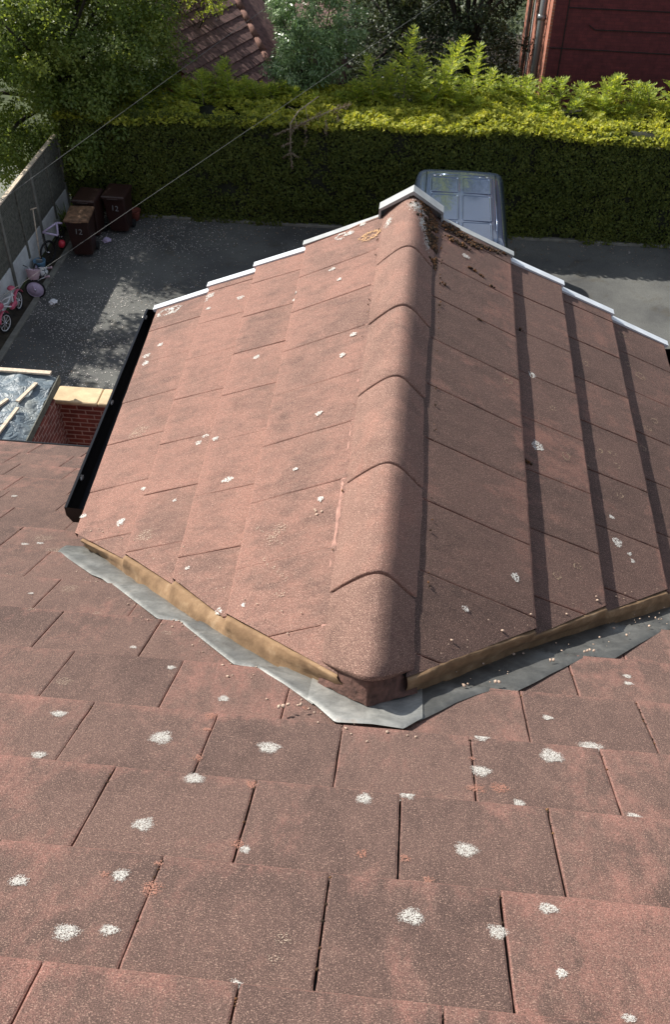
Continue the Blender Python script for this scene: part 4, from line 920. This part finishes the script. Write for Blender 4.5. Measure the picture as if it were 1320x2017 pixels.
# ------------------------------------------------------------------ van
vx, GV = .80, G+.02
van = empty('van', (vx, 15.6, G), label='blue-grey van with a ribbed glossy roof parked close to the hedge', cat='van')
def vsec(y):                                            # half width points (x, z) at station y ; rear y=18.12 front 13.05
    sh_ = [(x*1.055, z) for x, z in [(.95, .32), (.99, .50), (1.0, .85), (.985, 1.15), (.93, 1.45), (.875, 1.70), (.845, 1.84), (.80, 1.925), (.73, 1.965), (.60, 1.978), (.30, 1.985), (0, 1.988)]]
    if y > 17.9: k = (y-17.9)/.22; return [(x*(1-.05*k*k), z-(0.05*k*k*(z > 1.5))) for x, z in sh_]
    if y > 14.9: return sh_
    zt = np.interp(y, [13.0, 13.15, 13.95, 14.75, 14.95], [.80, 1.02, 1.22, 1.90, 1.988]); wf = np.interp(y, [13.0, 13.3, 14.0, 15], [.80, .93, .985, 1.0])
    return [((x*wf), min(z, zt*(1-.05*(x/.99)**4)) if z > .8 else z) for x, z in sh_]
stn = [13.0, 13.06, 13.15, 13.4, 13.7, 13.95, 14.2, 14.5, 14.75, 14.9, 15.2, 16, 17, 17.6, 17.9, 18.0, 18.07, 18.12]
v = []; f = []; nS = 23
for y in stn:
    h_ = vsec(y); ring = [(-x, z) for x, z in h_[:-1]]+[(x, z) for x, z in h_[::-1]]; v += [(vx+x, y, GV+z) for x, z in ring]
for j in range(len(stn)-1):
    for i in range(nS-1): f.append((j*nS+i+1, j*nS+i, (j+1)*nS+i, (j+1)*nS+i+1))
f.append(tuple(range(nS))); f.append(tuple((len(stn)-1)*nS+i for i in range(nS-1, -1, -1))); f += [(j*nS, j*nS+nS-1, (j+1)*nS+nS-1, (j+1)*nS) for j in range(len(stn)-1)]
mb = MB(); mb.add(v, f); body = ch(mb.build('body', M_van, smooth=True), van)
md = body.modifiers.new('w', 'WEIGHTED_NORMAL'); md.keep_sharp = False
def rr(x0, x1, y0, y1, z, h, rad, m_, name, par, n=5, dip=True):
    cs = [(x1-rad, y1-rad, 0), (x0+rad, y1-rad, 90), (x0+rad, y0+rad, 180), (x1-rad, y0+rad, 270)]; out = []
    for cx, cy, a in cs:
        for k in range(n+1): t = R(a+90*k/n); out.append((cx, cy, math.cos(t), math.sin(t)))
    N_ = len(out); v = []; f = []
    for q, zz in ((rad, z-.004), (rad-.004, z+h*.7), (rad-.014, z+h), (rad-.030, z+h), (rad-.042, z+h*.25)): v += [(cx+c_*q, cy+s_*q, zz) for cx, cy, c_, s_ in out]
    for j in range(4): f += [(j*N_+i, j*N_+(i+1) % N_, (j+1)*N_+(i+1) % N_, (j+1)*N_+i) for i in range(N_)]
    f.append(tuple(4*N_+i for i in range(N_))); mb = MB(); mb.add(v, f); o = mb.build(name, m_, smooth=False); return ch(o, par)
zr = GV+1.984
for a, b_ in ((14.98, 15.72), (15.76, 16.86), (16.94, 17.66)):
    for sd in (-1, 1):
        x0, x1 = (vx-.61, vx-.018) if sd < 0 else (vx+.018, vx+.61); rr(x0, x1, a, b_, zr+.0, .012, .075, M_van, 'roof_panel', van)
for sd in (-1, 1):
    mb = MB(); mb.tube([(vx+sd*.695, 15.0, zr-.006), (vx+sd*.695, 17.9, zr-.006)], .012, 8); mb.tube([(vx+sd*.775, 14.95, zr-.045), (vx+sd*.775, 17.95, zr-.045)], .010, 8); ch(mb.build('roof_channel', M_van, smooth=True), van)
mb = MB(); mb.tube([(vx-.50, 17.78, zr-.002), (vx+.50, 17.78, zr-.002)], .012, 8); ch(mb.build('rear_rib', M_van, smooth=True), van)
for x in (-.52, -.40, .40, .55):
    mb = MB(); mb.lathe([(.0, .014), (.022, .010), (.03, 0)][::-1], (vx+x, 17.72, zr)); ch(mb.build('roof_bolt', M_chrome, smooth=True), van)
mb = MB(); mb.add([(vx-.80, 14.05, GV+1.245), (vx+.80, 14.05, GV+1.245), (vx+.74, 14.72, GV+1.885), (vx-.74, 14.72, GV+1.885)], [(0, 1, 2, 3)]); ch(mb.build('windscreen', M_glass), van)
for sd in (-1, 1):
    mb = MB(); mb.add([(vx+sd*.992, 14.2, GV+1.2), (vx+sd*.992, 15.1, GV+1.18), (vx+sd*.915, 15.1, GV+1.62), (vx+sd*.915, 14.6, GV+1.62)], [(0, 1, 2, 3)]); ch(mb.build('side_window', M_glass), van)
    mb = MB(); mb.box((vx+sd*1.08-.07, 14.35, GV+1.15), (vx+sd*1.08+.07, 14.47, GV+1.38), bev=.03); ch(mb.build('wing_mirror', M_black), van)
    mb = MB(); mb.box((vx+sd*.66-.17, 12.99, GV+.70), (vx+sd*.66+.17, 13.06, GV+.88), bev=.03); ch(mb.build('headlight', M_chrome), van)
    mb = MB(); mb.box((vx+sd*.88-.05, 18.09, GV+.9), (vx+sd*.88+.05, 18.14, GV+1.45), bev=.02); ch(mb.build('tail_light', M_red), van)
    for y in (13.85, 17.1):
        Mx = Matrix.Rotation(R(90), 3, 'Y'); mb = MB(); mb.torus((vx+sd*.90, y, G+.33), .235, .10, Mx, 28, 10, 1.0); ty = ch(mb.build('wheel', M_rub, smooth=True), van)
        mb = MB(); mb.lathe([(.19, -.06), (.19, .03), (.05, .05), (.01, .05)], (vx+sd*.93, y, G+.33), Matrix.Rotation(R(90*sd), 3, 'Y')); q = mb.build('rim', M_chrome); q.parent = ty
mb = MB(); mb.box((vx-.9, 12.96, GV+.30), (vx+.9, 13.10, GV+.62), bev=.04); ch(mb.build('bumper', M_black), van)
# ------------------------------------------------------------------ wheelie bins
def make_bin(label, number=True, lidm=None):
    e = empty('wheelie_bin', (0, 0, 0), label=label, cat='bin', group='brown wheelie bins in the corner of the drive')
    v = []; f = []
    for z, wx, y0, y1 in ((.08, .44, -.20, .24), (.10, .46, -.215, .25), (.60, .53, -.27, .30), (.93, .565, -.31, .34), (.94, .60, -.335, .36), (.985, .60, -.335, .36)):
        for X, Y in ((-wx/2+.03, y0), (wx/2-.03, y0), (wx/2, y0+.03), (wx/2, y1-.03), (wx/2-.03, y1), (-wx/2+.03, y1), (-wx/2, y1-.03), (-wx/2, y0+.03)): v.append((X, Y, z))
    for j in range(5):
        for i in range(8): f.append((j*8+i, j*8+(i+1) % 8, j*8+8+(i+1) % 8, j*8+8+i))
    f.append(tuple(range(7, -1, -1))); f.append(tuple(range(40, 48))); mb = MB(); mb.add(v, f); mb.build('body', M_brown, e)
    mb = MB(); ld = []
    for z, q, in ((.987, 0), (1.02, .005), (1.045, .03), (1.058, .10)): ld += [(sx*(.305-q), (-.355+q) if sy < 0 else (.37-q), z+(.03 if sy > 0 else 0)) for sx, sy in ((-1, -1), (1, -1), (1, 1), (-1, 1))]
    ff = [(j*4+i, j*4+(i+1) % 4, j*4+4+(i+1) % 4, j*4+4+i) for j in range(3) for i in range(4)]+[(12, 13, 14, 15), (3, 2, 1, 0)]
    mb.add(ld, ff); mb.box((-.14, -.40, .985), (.14, -.345, 1.01), bev=.01); mb.build('lid', lidm or M_brown, e)
    mb = MB(); mb.tube([(-.27, .36, .98), (-.27, .43, 1.0), (.27, .43, 1.0), (.27, .36, .98)], .015, 8); mb.build('handle', M_brown, e, True)
    for sd in (-1, 1):
        mb = MB(); mb.lathe([(.02, -.03), (.10, -.03), (.10, .03), (.02, .03)], (sd*.25, .26, .10), Matrix.Rotation(R(90), 3, 'Y')); mb.build('wheel', M_rub, e)
    if number:
        cu = bpy.data.curves.new('number', 'FONT'); cu.body = '12'; cu.size = .20; cu.extrude = .003; cu.align_x = 'CENTER'; to = bpy.data.objects.new('t', cu); COL.objects.link(to)
        dg = bpy.context.evaluated_depsgraph_get(); me = bpy.data.meshes.new_from_object(to.evaluated_get(dg)); COL.objects.unlink(to); bpy.data.objects.remove(to)
        a = R(90)+math.atan2(.04, .33)*0; me.transform(Matrix.Translation((0, -.293, .66)) @ Matrix.Rotation(R(94.5), 4, 'X') @ Matrix.Rotation(R(-6), 4, 'Z')); me.materials.clear(); fin('number', me, M_num, e)
    return e
bins = [make_bin('brown wheelie bin in front, with a sunlit rusty lid and painted number', True, M_lid), make_bin('brown wheelie bin with no number showing, just behind the front one', False), make_bin('brown wheelie bin with a painted number, against the hedge', True)]
for b_, (x, y, rz) in zip(bins, ((-7.22, 17.25, 4), (-7.30, 18.15, -3), (-6.72, 18.42, -2))): b_.scale = (.88, .88, .90); b_.location = (x, y, G); b_.rotation_euler = (0, 0, R(rz))
# ------------------------------------------------------------------ children's bikes
def wheel(par, c, r, tyre, rimm, tilt, disc=None, spokes=9, hub=M_chrome):
    """wheel standing in the plane spanned by Z and the direction tilt (radians)"""
    Mx = Matrix.Rotation(tilt, 3, 'Z') @ Matrix.Rotation(R(90), 3, 'X'); mb = MB(); mb.torus(c, r-.022, .020, Mx, 28, 8); w_ = ch(mb.build('wheel', tyre, smooth=True), par)
    def sub(mb_, nm, m_, sm=True): o = mb_.build(nm, m_, smooth=sm); o.parent = w_; return o
    mb = MB(); mb.torus(c, r-.045, .009, Mx, 28, 6); sub(mb, 'rim', rimm)
    if disc: mb = MB(); mb.lathe([(r-.045, -.006), (r-.045, .006), (.03, .02), (.005, .02)], c, Mx, 28); sub(mb, 'disc', disc)
    else:
        mb = MB()
        for k in range(spokes):
            a = 6.283*k/spokes; p = Mx @ Vector((math.cos(a), math.sin(a), 0)); mb.tube([Vector(c)+p*.02, Vector(c)+p*(r-.05)], .004, 4)
        sub(mb, 'spokes', rimm)
    mb = MB(); mb.lathe([(.02, -.04), (.02, .04)], c, Mx, 10); sub(mb, 'hub', hub); return w_
def tubes(par, name, m_, segs, r=.013):
    mb = MB()
    for s_ in segs: mb.tube(s_, r, 8)
    return ch(mb.build(name, m_, smooth=True), par)
GZ = G
b1 = empty('kids_bike', (-7.85, 14.7, G), label='small pink and white bicycle leaning on the fence', cat='bicycle')
fw_, rw = Vector((-7.83, 14.02, G+.20)), Vector((-7.86, 14.86, G+.20))
wheel(b1, fw_, .20, M_rub, M_white, R(75)); wheel(b1, rw, .20, M_rub, M_white, R(90))
tubes(b1, 'frame', M_white, [[rw, (-7.84, 14.55, G+.24), (-7.87, 14.20, G+.46)], [(-7.84, 14.55, G+.24), (-7.88, 14.68, G+.52)], [rw, (-7.88, 14.66, G+.48)], [(-7.87, 14.20, G+.50), (-7.88, 14.42, G+.40), (-7.88, 14.66, G+.46)], [(-7.88, 14.16, G+.56), fw_]], .015)
tubes(b1, 'handlebars', M_white, [[(-8.02, 14.25, G+.66), (-7.93, 14.18, G+.64), (-7.88, 14.15, G+.58), (-7.80, 14.18, G+.64), (-7.70, 14.25, G+.66)]], .011)
mb = MB(); mb.lathe([(.02, 0), (.07, .02), (.08, .04), (.05, .07), (.01, .075)], (-7.89, 14.72, G+.52)); ch(mb.build('saddle', M_pink, smooth=True), b1)
for yy, zz in ((14.03, G+.33), (14.85, G+.33)):
    mb = MB(); mb.grid(lambda u, v, yy=yy: (-7.85+(v-.5)*.07, yy+.225*math.cos(R(20+140*u)), G+.20+.235*math.sin(R(20+140*u))), 10, 2); o = ch(mb.build('mudguard', M_pink, smooth=True), b1); q = o.modifiers.new('s', 'SOLIDIFY'); q.thickness = .006
mb = MB(); mb.box((-7.90, 14.44, G+.22), (-7.80, 14.70, G+.33), bev=.03); ch(mb.build('chain_guard', M_pink), b1)
mb = MB(); mb.box((-7.96, 13.94, G+.50), (-7.80, 14.10, G+.62), bev=.03); ch(mb.build('basket', M_pink), b1)
b2 = empty('kids_bike', (-7.7, 15.6, G), label='small bicycle with a lavender disc wheel and pale pink front basket', cat='bicycle')
wc = Vector((-7.66, 15.30, G+.21)); wheel(b2, wc, .21, M_rub, M_lav, R(8), disc=M_lav); wheel(b2, Vector((-7.88, 16.0, G+.19)), .19, M_rub, M_lav, R(100), disc=M_lav)
tubes(b2, 'frame', M_lav, [[wc+Vector((0, .05, 0)), (-7.72, 15.42, G+.48)], [wc+Vector((0, -.05, 0)), (-7.72, 15.34, G+.40), (-7.72, 15.42, G+.48)], [(-7.72, 15.42, G+.48), (-7.80, 15.7, G+.30), (-7.88, 16.0, G+.19)]], .014)
tubes(b2, 'handlebars', M_chrome, [[(-7.72, 15.42, G+.50), (-7.66, 15.44, G+.60), (-7.50, 15.46, G+.63), (-7.36, 15.52, G+.60)], [(-7.72, 15.42, G+.50), (-7.74, 15.44, G+.60), (-7.90, 15.50, G+.63)]], .010)
for c_ in ((-7.36, 15.52, G+.60), (-7.40, 15.40, G+.46)):
    mb = MB(); mb.lathe([(.01, -.05), (.022, -.045), (.022, .045), (.028, .05), (.01, .055)], c_, Matrix.Rotation(R(75), 3, 'Y'), 12); ch(mb.build('grip', M_palep, smooth=True), b2)
tubes(b2, 'stabiliser', M_white, [[(-7.62, 15.36, G+.36), (-7.52, 15.38, G+.42), (-7.40, 15.40, G+.46)]], .008)
mb = MB(); Mb = Matrix.Rotation(R(-25), 3, 'X'); mb.lathe([(.085, 0), (.10, .01), (.15, .19), (.156, .20), (.146, .195), (.095, .02), (.01, .015)], (-7.68, 15.36, G+.40), Mb, 18); ch(mb.build('basket', M_palep, smooth=True), b2)
b3 = empty('kids_bike', (-7.8, 17.0, G), label='dark bicycle with a bare white A-shaped frame beside the front brown bin', cat='bicycle')
wheel(b3, Vector((-7.86, 16.75, G+.26)), .26, M_rub, M_black, R(70)); wheel(b3, Vector((-7.80, 17.45, G+.26)), .26, M_rub, M_black, R(95))
tubes(b3, 'frame', M_lav, [[(-7.93, 16.85, G+.66), (-7.66, 17.05, G+.80)], [(-7.93, 16.85, G+.66), (-7.62, 16.88, G+.60)], [(-7.62, 16.88, G+.60), (-7.66, 17.05, G+.80)], [(-7.66, 17.05, G+.80), (-7.55, 17.08, G+.78)]], .022)
tubes(b3, 'fork', M_black, [[(-7.93, 16.85, G+.66), (-7.86, 16.75, G+.26)], [(-7.66, 17.05, G+.80), (-7.80, 17.45, G+.26)], [(-7.62, 16.88, G+.60), (-7.83, 17.1, G+.28)]], .014)
mb = MB(); mb.lathe([(.01, -.09), (.05, -.07), (.075, 0), (.06, .07), (.01, .09)], (-7.56, 16.85, G+.42), Matrix.Rotation(R(20), 3, 'Y'), 14)
tag(mb.build('helmet', M_red, smooth=True), 'small rounded red object hanging beside the white A-shaped bicycle frame', 'helmet')
# football: white panels and dark seams
def ball_mat():
    m, nt, bs = mat('football'); v_ = nn(nt, 'ShaderNodeTexVoronoi', feature='DISTANCE_TO_EDGE', inp={'Scale': 8.5}); t_ = nt.nodes.new('ShaderNodeTexCoord'); nt.links.new(t_.outputs['Object'], v_.inputs['Vector'])
    nt.links.new(ramp(nt, v_.outputs['Distance'], [(.05, (.03, .04, .05)), (.09, (.62, .62, .60))]), bs.inputs['Base Color']); bs.inputs['Roughness'].default_value = .5; return m
bm = bmesh.new(); bmesh.ops.create_icosphere(bm, subdivisions=3, radius=.11); me = bpy.data.meshes.new('football'); bm.to_mesh(me); bm.free()
o = fin('football', me, ball_mat(), None, True); o.location = (-7.80, 16.15, G+.12); tag(o, 'white football with dark seams lying against the white blocks', 'ball')
mb = MB(); mb.lathe([(.08, 0), (.13, .22), (.135, .24), (.12, .235), (.075, .02), (.01, .02)], (-7.95, 16.42, G), None, 16); tag(mb.build('bucket', M_blue, smooth=True), 'blue bucket beside the white football', 'bucket')
e = empty('spade', (-8.03, 16.6, G), label='long-handled spade leaning on the white blocks', cat='spade')
mb = MB(); mb.tube([(-7.95, 16.5, G+.25), (-8.06, 16.9, G+1.15)], .014, 8); mb.tube([(-8.10, 16.86, G+1.16), (-8.0, 16.96, G+1.16)], .013, 8); ch(mb.build('handle', M_wood, smooth=True), e)
mb = MB(); mb.box((-8.02, 16.40, G+.0), (-7.88, 16.44, G+.27), bev=.01); ch(mb.build('blade', M_clip), e)
def crumple(name, c, r, mt, label, cat):
    bm = bmesh.new(); bmesh.ops.create_icosphere(bm, subdivisions=3, radius=1)
    for v_ in bm.verts: q = 1+.55*vn((v_.co.x*2, v_.co.y*2, v_.co.z*2+c[0]), 1.3); v_.co = Vector((v_.co.x*q*r, v_.co.y*q*r, (v_.co.z*q)*r*.5))
    me = bpy.data.meshes.new(name); bm.to_mesh(me); bm.free(); o = fin(name, me, mt); o.location = c; return tag(o, label, cat)
crumple('litter', (-7.27, 15.15, G+.04), .08, M_white, 'crumpled white rag on the drive near the lavender bicycle wheel', 'litter')
crumple('litter', (-6.91, 18.24-.4, G+.05), .09, M_lav, 'pale lilac rag on the drive right of the brown bins', 'litter')
for c_, mt, lb in (((-7.05, 18.95, G), M_conc, 'pale grey round pot under the hedge'), ((-6.55, 18.98, G), simple('terracotta', (.22, .06, .04), .8), 'dull red pot under the hedge, right of the grey one')):
    mb = MB(); mb.lathe([(.09, 0), (.14, .22), (.15, .24), (.13, .23), (.01, .2)], c_, None, 16); tag(mb.build('plant_pot', mt, smooth=True), lb, 'pot', group='pots under the hedge')
# ------------------------------------------------------------------ petals and leaves on the drive
n = 9000; x = -7.6+np.abs(rng.normal(0, 2.4, n)); y = rng.uniform(11, 19.1, n)
dens = np.array([.45+vn((a, b_, 4), .7)*1.1 for a, b_ in zip(x, y)])+.35*(y > 17.6); keep = (rng.random(n) < dens) & (x < -.5); x, y = x[keep], y[keep]; n = len(x)
P = np.stack([x, y, np.full(n, G+.012)], 1); N = unit(np.array([0, 0, 1.])+rng.normal(0, .35, (n, 3))); D = rsph(n)
o = leaves('fallen_petals', P, N, D, rng.uniform(.012, .032, n), rng.uniform(.010, .022, n), M_petal, None); tag(o, 'small pale petals scattered over the left of the drive', 'petals', kind='stuff')
n = 900; x = rng.uniform(-7.6, 9, n); y = rng.uniform(18.2, 19.2, n)+rng.normal(0, .1, n); P = np.stack([x, y, np.full(n, G+.016)], 1); N = unit(np.array([0, 0, 1.])+rng.normal(0, .4, (n, 3)))
tag(leaves('fallen_leaves', P, N, rsph(n), rng.uniform(.02, .06, n), rng.uniform(.015, .03, n), M_dead, None), 'brown leaf litter along the foot of the hedge', 'leaves', kind='stuff')
n = 1600; x = -7.55+np.abs(rng.normal(0, 2.0, n)); y = rng.uniform(11.5, 19.0, n); keep = (np.array([vn((a, b_, 8), .6) for a, b_ in zip(x, y)]) > -.05) & (x < -2); x, y = x[keep], y[keep]; n = len(x)
tag(leaves('fallen_leaves', np.stack([x, y, np.full(n, G+.014)], 1), unit(np.array([0, 0, 1.])+rng.normal(0, .3, (n, 3))), rsph(n), rng.uniform(.015, .04, n), rng.uniform(.012, .025, n), M_dead, None), 'brown leaf litter strewn among the pale petals on the left of the drive', 'leaves', kind='stuff')
P = [(4.76, 18.81, G+.02), (4.75, 18.75, G+.02), (3.3, 16.9, G+.02), (1.9, 18.9, G+.02), (-5.2, 15.3, G+.02)]
tag(leaves('fallen_leaves', np.array(P), unit(np.array([[0, 0, 1.]]*5)+rng.normal(0, .3, (5, 3))), rsph(5), np.full(5, .08), np.full(5, .04), M_petal, None), 'few larger pale leaves lying on the open asphalt', 'leaves', kind='stuff')
# ------------------------------------------------------------------ overhead cables
def at(u, v, y): d = fw*1878.92+r2*(u-660)-u2*(v-1008.5); return CAM+d*((y-CAM.y)/d.y)
M_cable = simple('cable', (.13, .13, .12), .5)
def cable(p, q, sag, label):
    mb = MB(); n_ = 40; p, q = Vector(p), Vector(q); mb.tube([p.lerp(q, t/n_)-Vector((0, 0, sag*4*(t/n_)*(1-t/n_))) for t in range(n_+1)], .0042, 6); tag(mb.build('overhead_cable', M_cable, smooth=True), label, 'cable', 'overhead cables crossing the upper left')
def stretch(a, b_, k0, k1): a, b_ = Vector(a), Vector(b_); return a+(b_-a)*k0, a+(b_-a)*k1
p, q = stretch(at(0, 587, 13), at(800, 45, 20), -.6, 1.6); cable(p, q, .0, 'lower overhead cable, crossing the drive and the hedge')
p, q = stretch(at(70, 345, 15), at(545, 0, 21.5), -1.0, 1.5); cable(p, q, .0, 'upper overhead cable, crossing the green tree')
